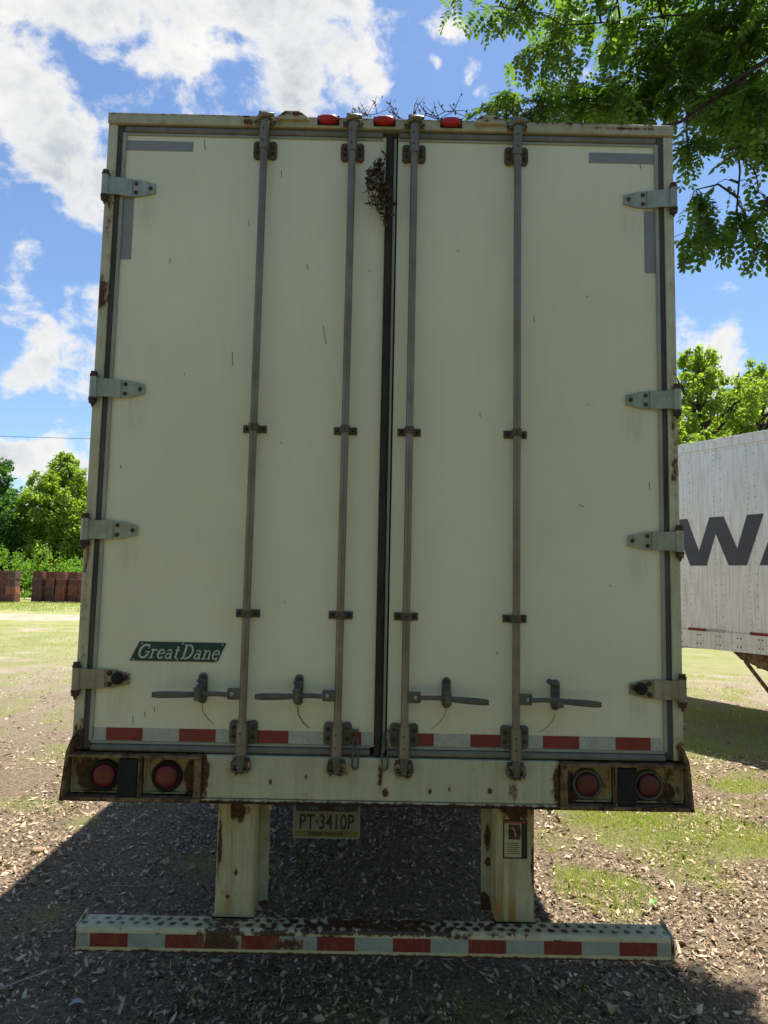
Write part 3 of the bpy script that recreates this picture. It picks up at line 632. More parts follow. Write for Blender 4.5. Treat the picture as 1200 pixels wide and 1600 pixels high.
def word(wd, x, z, xs):
    for ch in wd:
        adv, st = GL[ch]
        for q, (pts, wt) in enumerate(st):
            pp = [(x+(px_*xs+shx*pz_)*H, z+pz_*H) for px_, pz_ in pts]; nn = len(pp)
            L_ = []; R_ = []
            for k in range(nn):
                a_, b_ = pp[max(k-1, 0)], pp[min(k+1, nn-1)]; dx, dz = b_[0]-a_[0], b_[1]-a_[1]; ln = math.hypot(dx, dz); h_ = wt*H*.40
                L_.append((pp[k][0]-dz/ln*h_, pp[k][1]+dx/ln*h_)); R_.append((pp[k][0]+dz/ln*h_, pp[k][1]-dx/ln*h_))
            for k in range(nn-1): g.prism([L_[k], L_[k+1], R_[k+1], R_[k]], -.0046-.0003*q, -.0025)
        x += adv*xs*H
    return x
xe = word('Great', -1.048, 1.6445, .90); word('Dane', -.862, 1.6445, .90)
g.build('lettering', M['badgetext'], NP)
# licence plate
LP = MB()
yq = .150
def rrect(x0, x1, z0, z1, r, n=4):
    o = []
    for cx, cz, a0 in ((x1-r, z1-r, 0), (x0+r, z1-r, 90), (x0+r, z0+r, 180), (x1-r, z0+r, 270)):
        o += [(cx+r*math.cos(R(a0+90*k/n)), cz+r*math.sin(R(a0+90*k/n))) for k in range(n+1)]
    return o
X0, X1, Z0, Z1 = -.370, -.074, .860, 1.010
LP.prism(rrect(X0, X1, Z0, Z1, .014), yq, yq+.004, 1); LP.prism(rrect(X0+.004, X1-.004, Z0+.004, Z1-.004, .011), yq-.001, yq+.001, 0)
LP.prism([(X0+.012, Z1-.034), (X1-.012, Z1-.034), (X1-.012, Z1-.006), (X0+.012, Z1-.006)], yq-.0016, yq, 2)
LP.prism([(X0+.010, Z0+.008), (X1-.010, Z0+.008), (X1-.008, Z0+.033), (X0+.008, Z0+.033)], yq-.0016, yq, 3)
LP.box(X0+.11, X0+.185, yq-.004, yq+.01, Z1-.030, Z1+.05, 4)
LPo = LP.build('license_plate', [M['plate_white'], M['platechrome'], M['plate_blue'], M['plate_yellow'], M['dark']], TR)
xm = (X0+X1)/2
text('PENNSYLVANIA', .022, (xm, yq-.002, Z1-.022), M['plate_white'], LPo, depth=.0004)
text('PT\u00b73410P', .090, (xm, yq-.002, .928), M['ink'], LPo, sx=.70, depth=.0004, bold=.0012)
text('PERM-TRAILER', .021, (xm, yq-.002, Z0+.020), M['ink'], LPo, sx=1.15, depth=.0004, bold=.0004)
# warning sticker on the right leg
SK = MB(); sx0, sx1, sz0, sz1 = .545, .650, .818, .980; ys = .0735
SK.box(sx0, sx1, ys, ys+.003, sz0, sz1, 1); SK.box(sx0+.006, sx1-.026, ys-.0006, ys+.001, sz0+.006, sz1-.016, 0); SK.box(sx0+.006, sx1-.006, ys-.0006, ys+.001, sz1-.0155, sz1-.006, 2)
SK.box(sx0+.024, sx1-.032, ys-.0011, ys, sz1-.082, sz1-.020, 1)
for k in range(6): SK.box(sx0+.020, sx1-.032-.004*(k % 3), ys-.0011, ys, sz0+.020+k*.0085, sz0+.0225+k*.0085, 1)
rc_, rz_ = sx0+.050, sz1-.050
SK.ribbon([(rc_+.027*math.cos(a), rz_+.027*math.sin(a)) for a in [2*PI*k/24 for k in range(25)]], .0045, ys-.0012, .0006, 2)
SK.ribbon([(rc_-.019, rz_+.019), (rc_+.019, rz_-.019)], .0045, ys-.0012, .0007, 2)
SK.ribbon([(rc_+.004, rz_-.02), (rc_, rz_+.005), (rc_-.008, rz_+.018)], .006, ys-.0011, .0004, 0)
so = SK.build('warning_sticker', [M['paper'], M['ink'], M['inkred']], TR)
so['label'] = 'black bordered warning sticker with a crossed-out circle'
# ================================================================ SECOND TRAILER
T2 = thing('semi_trailer', 'white riveted trailer on the right with large dark letters on its side', 'trailer', (4.456, 7.598, 0), math.atan2(-.86623, .49964))
U0, U1 = -3.2, 11.0
b = MB().box(U0, U1, 0, 2.55, 1.36, 3.97)
for u in [U0+.05+k*.51 for k in range(28)]:
    b.box(u-.001, u+.55 if False else u+.001, -.0015, .001, 1.37, 3.96)
b.build('wall', M['t2wall'] if 't2wall' in M else M['sidewhite'], T2)
rv = MB(); 
def rivet(u, z, r=.0075): rv.add([(u+r*math.cos(2*PI*k/6), -.0005, z+r*math.sin(2*PI*k/6)) for k in range(6)]+[(u, -.005, z)], [(k, (k+1) % 6, 6) for k in range(6)])
for k in range(-6, 18):
    u = .13+k*.51
    if u < U0+.05: continue
    for z_ in np.arange(1.40, 3.95, .075): rivet(u, z_)
    for z_ in np.arange(1.42, 3.95, .15): rivet(u+.11, z_, .009)
for u in np.arange(U0+.05, U1-.05, .062): rivet(u, 1.345+.025); rivet(u, 3.935)
rv.build('rivets', M['bolt2'] if 'bolt2' in M else M['gray'], T2)
tr_ = MB().box(U0-.01, U1+.01, -.018, 2.57, 3.972, 4.11); tr_.box(U0-.01, U1+.01, -.030, .0, 4.075, 4.108)
tr_.build('roof_rail', M['t2wall'], T2, .005)
b = MB().box(U0-.01, U1+.01, -.014, 2.56, 1.10, 1.355); b.box(U0-.01, U1+.01, -.022, 0, 1.10, 1.135); b.box(U0-.01, U1+.01, -.020, 0, 1.215, 1.228)
for u in np.arange(-.9, 3.5, .31):
    for dx in (0, .05):
        for z_ in (1.17, 1.29): b.bolt(u+dx, -.014, z_, .011, .006, 1)
b.build('bottom_rail', [M['t2wall'], M['bolt']], T2, .003)
for u0, u1 in ((-.75, -.45), (.19, .49), (1.15, 1.45), (2.1, 2.4)):
    MB().box(u0, u1, -.0185, -.010, 1.345, 1.385).build('reflective_tape', M['redt2'] if 'redt2' in M else M['redtape'], T2)
    MB().box(u1+.002, u1+.29, -.0185, -.010, 1.345, 1.385).build('reflective_tape', M['white'], T2)
W = [(-.04, 2.98), (.20, 2.98), (.385, 2.50), (.565, 2.98), (.79, 2.98), (.985, 2.52), (1.14, 2.98), (1.38, 2.98), (1.12, 2.285), (.85, 2.285), (.66, 2.74), (.505, 2.285), (.235, 2.285)]
def letter(polys):
    b = MB()
    for p in polys: b.prism(p, -.0035, .001)
    return b.build('letter', M['navy'], T2)
letter([W])
letter([[(1.30, 2.285), (1.58, 2.98), (1.86, 2.98), (2.14, 2.285), (1.90, 2.285), (1.72, 2.76), (1.54, 2.285)], [(1.60, 2.40), (1.84, 2.40), (1.80, 2.53), (1.64, 2.53)]])
b = MB(); b.prism([(.86, 1.095), (2.9, 1.095), (2.9, .80), (1.5, .84), (.98, 1.0)], .02, .10)
b.box(.9, 9, .5, .6, .85, 1.09); b.box(.9, 9, 1.9, 2.0, .85, 1.09); b.build('slider_frame', M['rustbox'], T2, .004)
MB().tube([(1.02, .06, .98), (1.42, .0, .58), (1.75, .0, .30)], .026, 6).build('brace', M['rustbox'], T2)
for ua in (2.75, 4.0):
    MB().cyl((ua, .2, .5), (ua, 2.35, .5), .06, 12).build('axle', M['dark'], T2)
    for yc in (.16, .47, 2.08, 2.39):
        w_ = MB()
        for prof, mi in (([(.30, -.13), (.46, -.14), (.50, -.11), (.50, .11), (.46, .14), (.30, .13)], 0), ([(.30, -.12), (.26, -.05), (.12, -.05), (.10, -.1), (.001, -.1)], 1)):
            vs = [(ua+rr*math.cos(2*PI*k/28), yc+yy, .5+rr*math.sin(2*PI*k/28)) for rr, yy in prof for k in range(28)]
            w_.add(vs, [(i*28+k, i*28+(k+1) % 28, (i+1)*28+(k+1) % 28, (i+1)*28+k) for i in range(len(prof)-1) for k in range(28)], mi, True)
        w_.build('wheel', [M['tyre'], M['gray']], T2)
# ================================================================ GROUND
def blob(x, y, L):
    v = 0
    for cx, cy, rx, ry, wt in L:
        d = ((x-cx)/rx)**2+((y-cy)/ry)**2
        if d < 1: v = max(v, wt*(1-d)**.6)
    return v
GB = [(2.6, 2.8, 1.7, .85, .95), (1.5, 1.75, .38, .55, 1.), (2.0, 3.6, 1.2, .8, .8), (4.2, 5.6, 1.6, 1.3, .9), (6, 7.6, 2.5, 2.0, .9), (4.7, 11, 3.0, 2.2, .8), (-2.5, 4.2, .5, .7, .95), (-1.0, 2.1, .8, .75, .55), (-.6, 1.2, .5, .4, .4), (-.3, .3, .5, .35, .6), (.8, .35, .6, .35, .75),
      (-2.0, 1.2, .4, .3, .5), (-2.4, 2.9, .3, .3, .6), (3.2, 3.3, 1.0, .6, .7), (2.3, 1.9, .4, .25, .5), (3.5, 4.4, .8, .5, .7), (-4.5, 7.5, 3.0, 2.0, .55), (-3.4, 5.0, 1.2, .8, .6), (-2.2, 3.6, .5, .4, .8), (-2.9, 3.3, .6, .4, .7), (-6.5, 11, 4, 3, .62), (-7.5, 16, 6, 5.5, .85), (-14, 14, 6, 6, .85), (1.5, .55, .3, .3, .4), (-.62, .55, .25, .25, .5)]
def gmask(x, y):
    n = mn.fractal(Vector((x*1.3, y*1.3, 3.1)), .6, 2.1, 5)*.5
    n2 = mn.fractal(Vector((x*.22, y*.22, 7.7)), .6, 2., 4)
    v = blob(x, y, GB)
    far = max(0, min(1, (math.hypot(x, y)-9)/8))*.8
    if y < -1: v = max(v, .55)
    r_ = v if v > far else far
    if y > 24 and x < 0:                      # dusty track
        d = abs(y-29-.03*x)/3.0
        if d < 1: r_ -= (1-d)*1.1
        if y > 33: r_ += .15
    return max(0, min(1, r_*1.05-.08+n*.9+n2*.22*(.4 if v > 0 else 1)))
def hgt(x, y):
    return .018*mn.noise(Vector((x*.7, y*.7, 0)))+.010*mn.noise(Vector((x*2.3, y*2.3, 4)))+.006*mn.noise(Vector((x*7, y*7, 9)))
def axis(lims):
    o = []
    for a, c, st in lims: o += list(np.arange(a, c, st))
    return o
xs = axis([(-900, -100, 100), (-100, -20, 5), (-20, -7, .8), (-7, -3.2, .2), (-3.2, 4.5, .05), (4.5, 9, .18), (9, 20, .8), (20, 100, 5), (100, 901, 100)])
ys = axis([(-900, -100, 100), (-100, -10, 5), (-10, -2, .5), (-2, 0, .12), (0, 4.5, .05), (4.5, 14, .16), (14, 50, .7), (50, 100, 5), (100, 901, 100)])
V = []; G = []
for y in ys:
    for x in xs:
        near = abs(x) < 20 and -10 < y < 50
        V.append((x, y, hgt(x, y) if near else -.02)); G.append(gmask(x, y) if near or abs(x) < 100 else .8)
nx = len(xs); ny = len(ys)
ii, jj = np.meshgrid(np.arange(nx-1), np.arange(ny-1)); base = (jj*nx+ii).ravel()
F = np.stack([base, base+1, base+nx+1, base+nx], 1)
def ground_mat():
    m_ = bpy.data.materials.new('ground'); m_.use_nodes = True; t = NT(m_.node_tree); co = t.obj()
    g = t.n('ShaderNodeAttribute', attribute_name='grass').outputs['Fac']
    n1 = t.noise(co, 1.1, 5, .6); n2 = t.noise(co, 34, 6, .7); n3 = t.noise(co, 140, 4, .6)
    vo = t.n('ShaderNodeTexVoronoi', feature='F1', i={'Vector': t.vm('MULTIPLY', t.vm('ADD', co, t.vm('SCALE', t.n('ShaderNodeTexNoise', i={'Vector': co, 'Scale': 12.}).outputs['Color'])), (1, 1, 1)), 'Scale': 55.})
    chip = t.n('ShaderNodeSeparateColor', i={0: vo.outputs['Color']}).outputs[0]
    soil = t.mix(t.mr(n2, .35, .65), (.05, .034, .023), (.38, .27, .18))
    soil = t.mix(t.m('MULTIPLY', t.mr(chip, .5, 1.), .7), soil, (.56, .44, .30))
    soil = t.mix(t.m('MULTIPLY', t.mr(n3, .5, .7), .5), soil, (.05, .035, .026))
    sy = t.n('ShaderNodeSeparateXYZ', i={0: co}).outputs
    dusty = t.m('MULTIPLY', t.mr(sy[1], 16., 27.), t.mr(sy[1], 40., 34.))
    pale = t.mix(t.mr(n1, .4, .6), (.47, .41, .30), (.36, .30, .21))
    far = t.mr(sy[1], 3.8, 15.)
    soil = t.mix(far, soil, pale)
    dark = t.mr(t.noise(co, .8, 4), .35, .65)
    gr = t.mix(t.mr(n2, .35, .65), (.16, .20, .045), (.31, .32, .09))
    gr = t.mix(t.mr(n1, .4, .62), gr, (.34, .33, .15))
    gm = t.mr(t.m('ADD', g, t.m('MULTIPLY', t.m('SUBTRACT', n2, .5), 1.1)), .38, .62)
    gm = t.m('MULTIPLY', gm, t.mr(sy[1], 6., 20., .6, .9))
    c = t.mix(gm, soil, gr)
    bp = t.n('ShaderNodeBump', i={'Strength': .9, 'Distance': .012, 'Height': t.m('ADD', t.m('MULTIPLY', n2, 1.), t.m('MULTIPLY', vo.outputs[0], .9))})
    p = t.n('ShaderNodeBsdfPrincipled', i={'Base Color': c, 'Roughness': .95, 'Normal': bp.outputs[0], 'Specular IOR Level': .15})
    t.n('ShaderNodeOutputMaterial', i={0: p.outputs[0]}); return m_
M['ground'] = ground_mat()
tag(fast_mesh('ground', V, F, M['ground'], attr={'grass': G}, smooth=True), kind='structure')
# ---- litter: curled flakes, slivers and bits of leaf lying on the soil
rng = np.random.default_rng(7)
def hgt_np(P): return np.array([hgt(a, b_) for a, b_ in P])
def scatter(n, x0, x1, y0, y1, pw=1.):
    x = rng.uniform(x0, x1, n); y = y0+(y1-y0)*rng.uniform(0, 1, n)**pw
    return np.stack([x, y], 1)
def flakes(P, l0, l1, asp0, asp1, tilt, lift):
    n = len(P); L = rng.uniform(0, 1, n)**2.2*(l1-l0)+l0; Wd = L*rng.uniform(asp0, asp1, n); a = rng.uniform(0, 2*PI, n)
    z = hgt_np(P)+rng.uniform(.001, lift, n)
    u = np.stack([np.cos(a), np.sin(a), rng.normal(0, tilt, n)], 1); v = np.stack([-np.sin(a), np.cos(a), rng.normal(0, tilt*1.6, n)], 1)
    c = np.stack([P[:, 0], P[:, 1], z], 1)
    curl = rng.uniform(-.22, .3, n)*L
    up = np.array([0, 0, 1.])
    q = lambda s_, w_, h_: c+u*(L*s_)[:, None]+v*(Wd*w_)[:, None]+up*(curl*h_)[:, None]
    pts = [q(-.5, 0, .6), q(-.15, -.5, 0), q(.2, -.42, 0), q(.5, .05, .7), q(.18, .5, .1), q(-.2, .45, .1)]
    V = np.stack(pts, 1).reshape(-1, 3); o = np.arange(n)[:, None]*6
    F = np.concatenate([o+np.array([[0, 1, 2, 5]]), o+np.array([[5, 2, 3, 4]])])
    return V, F
def cat(L):
    V = []; F = []; o = 0
    for v, f in L: V.append(v); F.append(f+o); o += len(v)
    return np.concatenate(V), np.concatenate(F)
def keep(P, gm_max): 
    k = np.array([gmask(a, b_)*gm_max+.75*min(1, max(0, .5-3*mn.fractal(Vector((a*.9, b_*.9, 21)), .6, 2., 3)))-.15 for a, b_ in P]); return P[rng.uniform(0, 1, len(P)) > k]
L = [flakes(keep(scatter(95000, -3.0, 4.2, -.3, 4.6, 1.2), .5), .008, .036, .2, .6, .42, .016),
     flakes(keep(scatter(20000, -3.2, 4.5, -.3, 5.5, 1.1), .4), .026, .075, .10, .4, .34, .022),
     flakes(keep(scatter(900, -3.2, 4.5, -.3, 5.0, 1.1), .3), .05, .10, .10, .45, .2, .014),
     flakes(keep(scatter(26000, -7, 8.5, 4.4, 12, 1.5), .7), .02, .07, .2, .6, .2, .01)]
V, F = cat(L)
tag(fast_mesh('leaf_litter', V, F, M['litter']), kind='stuff')
# ---- grass blades
def blades(P, h0, h1, wd, lean=.5):
    n = len(P); h = rng.uniform(h0, h1, n); a = rng.uniform(0, 2*PI, n); ln = rng.uniform(.1, lean, n)*h; fa = rng.uniform(0, 2*PI, n)
    z = hgt_np(P)-.003; c = np.stack([P[:, 0], P[:, 1], z], 1)
    s_ = np.stack([np.cos(fa), np.sin(fa), 0*fa], 1)*wd*rng.uniform(.6, 1.3, n)[:, None]/2; d = np.stack([np.cos(a)*ln, np.sin(a)*ln, 0*a], 1); up = np.stack([0*a, 0*a, h], 1)
    pts = [c-s_, c+s_, c+d*.35+up*.6+s_*.8, c+d*.35+up*.6-s_*.8, c+d+up*.95+s_*.12, c+d+up*.95-s_*.12]
    V = np.stack(pts, 1).reshape(-1, 3); o = np.arange(n)[:, None]*6
    return V, np.concatenate([o+np.array([[0, 1, 2, 3]]), o+np.array([[3, 2, 4, 5]])])
def gkeep(P, th=.35, pw=1.3):
    k = np.array([gmask(a, b_) for a, b_ in P]); return P[rng.uniform(0, 1, len(P)) < np.clip((k-th)/(1-th), 0, 1)**pw]
L = [blades(gkeep(scatter(130000, -3.2, 4.6, -.3, 5, 1.), .22, 1.1), .008, .042, .0026, .9),
     blades(gkeep(scatter(9000, -3.2, 4.6, -.3, 5, 1.), .5), .03, .085, .0034, .7),
     blades(gkeep(scatter(46000, 1.0, 4.6, 1.7, 4.4), .3, 1.), .018, .05, .003, .9),
     blades(gkeep(scatter(2600, 1.15, 1.9, 1.2, 2.3), .4), .03, .09, .0036, .8),
     blades(gkeep(scatter(100000, 1.3, 9, 3.0, 13, 1.2), .2), .015, .06, .005, .9),
     blades(gkeep(scatter(60000, -17, -2.2, 5, 24, 1.2), .25), .02, .06, .007, .8),
     blades(gkeep(scatter(14000, -26, -9, 33, 43, 1.)), .04, .14, .02)]
V, F = cat(L)
tag(fast_mesh('grass', V, F, M['grass']), kind='stuff')
# ================================================================ TREES
def unit(n): v = rng.normal(size=(n, 3)); return v/np.linalg.norm(v, axis=1)[:, None]
def leaf_quads(C, size, up=.4, asp=.6):
    n = len(C); nrm = unit(n)+np.array([0, 0, up]); nrm /= np.linalg.norm(nrm, axis=1)[:, None]
    r = np.cross(nrm, unit(n)); r /= np.linalg.norm(r, axis=1)[:, None]; s_ = np.cross(nrm, r)
    sz = size*rng.uniform(.6, 1.3, n)[:, None]
    pts = [C-r*sz*.5, C-s_*sz*asp*.5+nrm*sz*.06, C+r*sz*.5, C+s_*sz*asp*.5+nrm*sz*.06]
    return np.stack(pts, 1).reshape(-1, 3), np.arange(n*4).reshape(-1, 4)
def big_tree(name, label, group, base, H, rad, mat, nleaf, lsize, nl=26, seed=1, low=.12):
    rnd = random.Random(seed); t_ = thing(name, label, 'tree', base, 0, group)
    b = MB(); hh = H*.8
    sp = [(rnd.uniform(-.03, .03)*H*k/6, rnd.uniform(-.03, .03)*H*k/6, hh*k/6) for k in range(7)]
    b.tube(sp, [H*.022*(1-k/7.5) for k in range(7)], 9)
    lobes = []
    for k in range(nl):
        f = (k+.5)/nl; z = H*(low+(.97-low)*f); env = rad*(math.sin(PI*min(1, (f*.86+.14)))**.55)
        a = k*2.4+rnd.uniform(-.5, .5); r_ = env*rnd.uniform(.45, .82); lr = rad*rnd.uniform(.30, .46)*(1-.35*f)
        if f > .9: r_ *= .4
        c = Vector((r_*math.cos(a), r_*math.sin(a), z)); lobes.append((c, lr))
        zi = max(H*.12, z-r_*.7); i0 = min(5, int(zi/hh*6)); s0 = Vector(sp[i0]); s0.z = min(zi, hh*.98)
        m1 = s0.lerp(c, .5)+Vector((0, 0, -.06*H*.3)); b.tube([s0, m1, c], [H*.009, H*.006, H*.002], 6, cap=False)
        for q in range(3):
            d_ = Vector((rnd.uniform(-1, 1), rnd.uniform(-1, 1), rnd.uniform(-.3, 1)))*lr*.8; b.tube([m1.lerp(c, .6), c+d_], [H*.003, H*.001], 4, cap=False)
    b.build('trunk', M['bark'], t_)
    Cs = []
    tot = sum(l[1]**2 for l in lobes)
    for c, lr in lobes:
        n = int(nleaf*lr**2/tot); nc = max(6, n//45)
        cc = np.array(c)+unit(nc)*(rng.uniform(.35, 1, nc)**.5*lr)[:, None]*np.array([1, 1, .8])
        idx = rng.integers(0, nc, n); Cs.append(cc[idx]+rng.normal(size=(n, 3))*lr*.13)
    V, F = leaf_quads(np.concatenate(Cs), lsize); fast_mesh('crown', V, F, mat, t_)
    return t_
big_tree('broadleaf_tree', 'dark green leafy tree at the left edge behind the brick red crates', 'trees beyond the field', (-34.2, 55, 0), 13.4, 4.9, M['leafdark'], 50000, .30, nl=40, seed=3, low=.03)
big_tree('broadleaf_tree', 'pale yellow-green tree between the dark tree and the parked trailer', 'trees beyond the field', (-27.4, 58, 0), 11.9, 4.9, M['leaflight'], 60000, .28, nl=46, seed=5, low=.02)
big_tree('broadleaf_tree', 'lower pale green tree just left of the trailer corner behind the crates', 'trees beyond the field', (-23.6, 59, 0), 9.6, 4.0, M['leafmid'], 36000, .28, nl=36, seed=9, low=.03)
big_tree('broadleaf_tree', 'round-topped bright green tree rising over the far end of the riveted trailer', 'trees behind the riveted trailer', (13.2, 26, 0), 11.9, 2.9, M['leaflight'], 34000, .17, nl=34, seed=12, low=.3)
big_tree('broadleaf_tree', 'green tree at the right edge above the riveted trailer roof', 'trees behind the riveted trailer', (17.6, 29, 0), 12.3, 3.2, M['leaflight'], 34000, .18, nl=36, seed=21, low=.3)
big_tree('broadleaf_tree', 'darker leafy tree in the gap between the two bright trees over the riveted trailer', 'trees behind the riveted trailer', (17.0, 34, 0), 11.0, 4.2, M['leafdark'], 20000, .22, nl=22, seed=33, low=.2)
big_tree('broadleaf_tree', 'low bright tree top beside the hinge edge of the near trailer', 'trees behind the riveted trailer', (10.6, 23, 0), 8.3, 2.3, M['leaflight'], 22000, .16, nl=26, seed=44, low=.3)
# bushes behind the crates and a far wood closing the field
def mass(name, pts, mat, n, lsize):
    C = []
    for x, y, z, rx, ry, rz in pts:
        m_ = max(50, int(n/len(pts))); nc = m_//30+3
        cc = unit(nc)*rng.uniform(.4, 1, nc)[:, None]**.5*np.array([rx, ry, rz])+np.array([x, y, z]); idx = rng.integers(0, nc, m_); C.append(cc[idx]+rng.normal(size=(m_, 3))*np.array([rx, ry, rz])*.12)
    C = np.concatenate(C); C = C[C[:, 2] > .05]
    V, F = leaf_quads(C, lsize); return fast_mesh(name, V, F, mat)
rnd = random.Random(4)
tag(mass('undergrowth', [(x, 48+rnd.uniform(-.5, .8), 1.2+rnd.uniform(0, .8), 1.6, 1.4, 1.4+rnd.uniform(0, .6)) for x in np.arange(-34, -14, 1.4)], M['leafmid'], 16000, .16), kind='stuff')
tag(mass('far_wood', [(x, 75+rnd.uniform(-3, 6), rnd.uniform(3, 5), 5, 4, rnd.uniform(5, 7)) for x in np.arange(-110, 110, 5.5)], M['leafdark'], 52000, .55), kind='stuff')
tag(mass('added_leaf_screen', [(x, rnd.uniform(-13, -9), z, 2.6, 1.8, 2.4) for x in np.arange(-16, 17, 2.6) for z in (2.0, 4.6)], M['leafmid'], 30000, .36), kind='stuff')  # unseen foliage added behind the camera to block sky light from the doors
# ---- overhanging locust tree
LT = thing('locust_tree', 'overhanging locust tree with feathery leaves hanging over the right end of the trailer roof', 'tree', (4.7, .8, 0))
tb = MB()
tb.tube([(4.7, .8, -.05), (4.66, .82, 1.5), (4.55, .9, 3.0), (4.35, 1.05, 4.3), (4.2, 1.1, 5.6), (4.1, 1.0, 7.2), (3.9, .9, 8.6)], [.24, .20, .18, .16, .12, .08, .03], 12)
LB = [[(4.42, 1.0, 3.9), (3.7, 1.35, 5.3), (3.2, 1.55, 5.9), (2.92, 1.7, 5.97), (2.72, 1.9, 5.88), (2.54, 2.1, 5.8), (2.22, 2.4, 5.74), (1.91, 2.6, 5.77), (1.5, 2.6, 5.9)],
      [(2.72, 1.9, 5.88), (2.64, 2.0, 5.63), (2.68, 2.0, 5.22), (2.79, 2.0, 4.97), (2.95, 2.0, 4.8)],
      [(2.66, 2.0, 5.74), (2.67, 2.05, 5.3), (2.62, 2.0, 4.81), (2.66, 2.0, 4.56), (2.44, 1.95, 4.43)],
      [(4.25, 1.1, 5.2), (3.4, 1.8, 6.3), (2.76, 2.2, 6.59), (2.18, 2.7, 6.94), (1.58, 3.0, 7.12), (.99, 3.0, 7.29), (.5, 3.0, 7.35)],
      [(1.58, 3.0, 7.12), (1.58, 2.8, 6.58), (1.28, 2.5, 6.0), (.93, 2.3, 5.93)], [(2.18, 2.7, 6.94), (2.1, 2.75, 6.5), (2.1, 2.7, 6.1)], [(3.2, 1.55, 5.9), (2.95, 1.9, 5.2), (2.75, 2.0, 4.7), (2.7, 1.95, 4.4)],
      [(4.15, 1.05, 6.4), (3.4, .2, 7.3), (2.6, -.4, 7.7)], [(4.1, 1.0, 7), (3.6, 1.6, 7.9), (2.8, 2.2, 8.3), (2.0, 2.5, 8.4)], [(4.2, 1.1, 5.4), (5.0, .2, 6.4), (5.6, -.6, 7.0)]]
for k, p in enumerate(LB):
    n = len(p); r0 = [.028, .010, .010, .012, .008, .008, .010, .03, .03, .04][k]; rj = random.Random(k); p = [Vector(p[0])]+[Vector(a_).lerp(Vector(b_), f)+(Vector((rj.uniform(-1, 1), rj.uniform(-1, 1), rj.uniform(-1, 1)))*.035 if f < 1 else Vector((0, 0, 0))) for a_, b_ in zip(p[:-1], p[1:]) for f in (.33, .67, 1)]; n = len(p)
    tb.tube(p, [r0*(1-.75*i/(n-1)) for i in range(n)], 7)
CLU = [(2.9,1.9,6.7,.35,.3,50),(2.6,2.1,6.5,.3,.3,40),(3.0,2.4,6.0,.3,.35,50),(2.2,2.5,6.5,.3,.2,26),(0.54,3.00,7.29,0.12,0.05,3),(1.05,3.00,7.23,0.25,0.14,20),(1.35,2.80,6.73,0.27,0.21,26),(0.95,2.30,5.91,0.16,0.11,13),(1.28,2.50,5.96,0.23,0.13,24),(1.68,2.40,6.00,0.27,0.20,44),(2.14,2.70,6.14,0.31,0.20,56),(1.69,3.20,7.35,0.34,0.20,30),(2.05,3.00,7.00,0.33,0.27,40),(2.44,2.80,6.91,0.32,0.24,40),(2.70,2.50,6.67,0.35,0.25,48),(2.88,2.20,6.38,0.33,0.29,60),(2.51,2.60,6.22,0.31,0.25,52),(2.79,2.30,5.84,0.29,0.29,60),(2.35,2.20,5.47,0.14,0.14,18),(2.83,2.10,5.36,0.16,0.19,20),(2.33,2.00,4.98,0.16,0.13,11),(2.67,2.10,5.10,0.12,0.08,5),(2.40,1.90,4.62,0.20,0.13,20),(2.68,2.00,4.80,0.16,0.13,12),(2.80,1.90,4.50,0.11,0.12,7),(2.89,2.10,4.92,0.09,0.14,7),(2.64,1.60,5.50,0.21,0.30,30),(1.32,3.20,7.80,0.34,0.23,30),(1.75,2.60,7.33,0.36,0.26,36),(2.23,2.40,7.15,0.35,0.25,40),(2.67,2.20,7.04,0.38,0.29,44),
       (1.75,3.3,6.7,.35,.25,30),(2.4,3.3,6.7,.4,.3,40),(2.9,2.9,6.8,.35,.3,44),(2.95,2.6,6.2,.3,.3,40),(1.95,2.9,6.35,.3,.15,28)]
def in_frame(p, mg=60):
    d = Vector(p)-CP; z = d.dot(_f)
    if z < .3: return False
    return abs(d.dot(_r)/z*FPX) < 600+mg and abs(d.dot(_u)/z*FPX) < 800+mg
rnd = random.Random(11); nc = 0
while nc < 64:
    a = rnd.uniform(0, 2*PI); rr = math.sqrt(rnd.random()); z = rnd.uniform(-1, 1)
    p = (3.5+2.9*rr*math.cos(a), .6+2.3*rr*math.sin(a), 7.0+1.7*z*math.sqrt(1-rr*rr*.8))
    if in_frame(p, 90) or p[2] < 5: continue
    CLU.append(p+(.42, .32, 34)); nc += 1
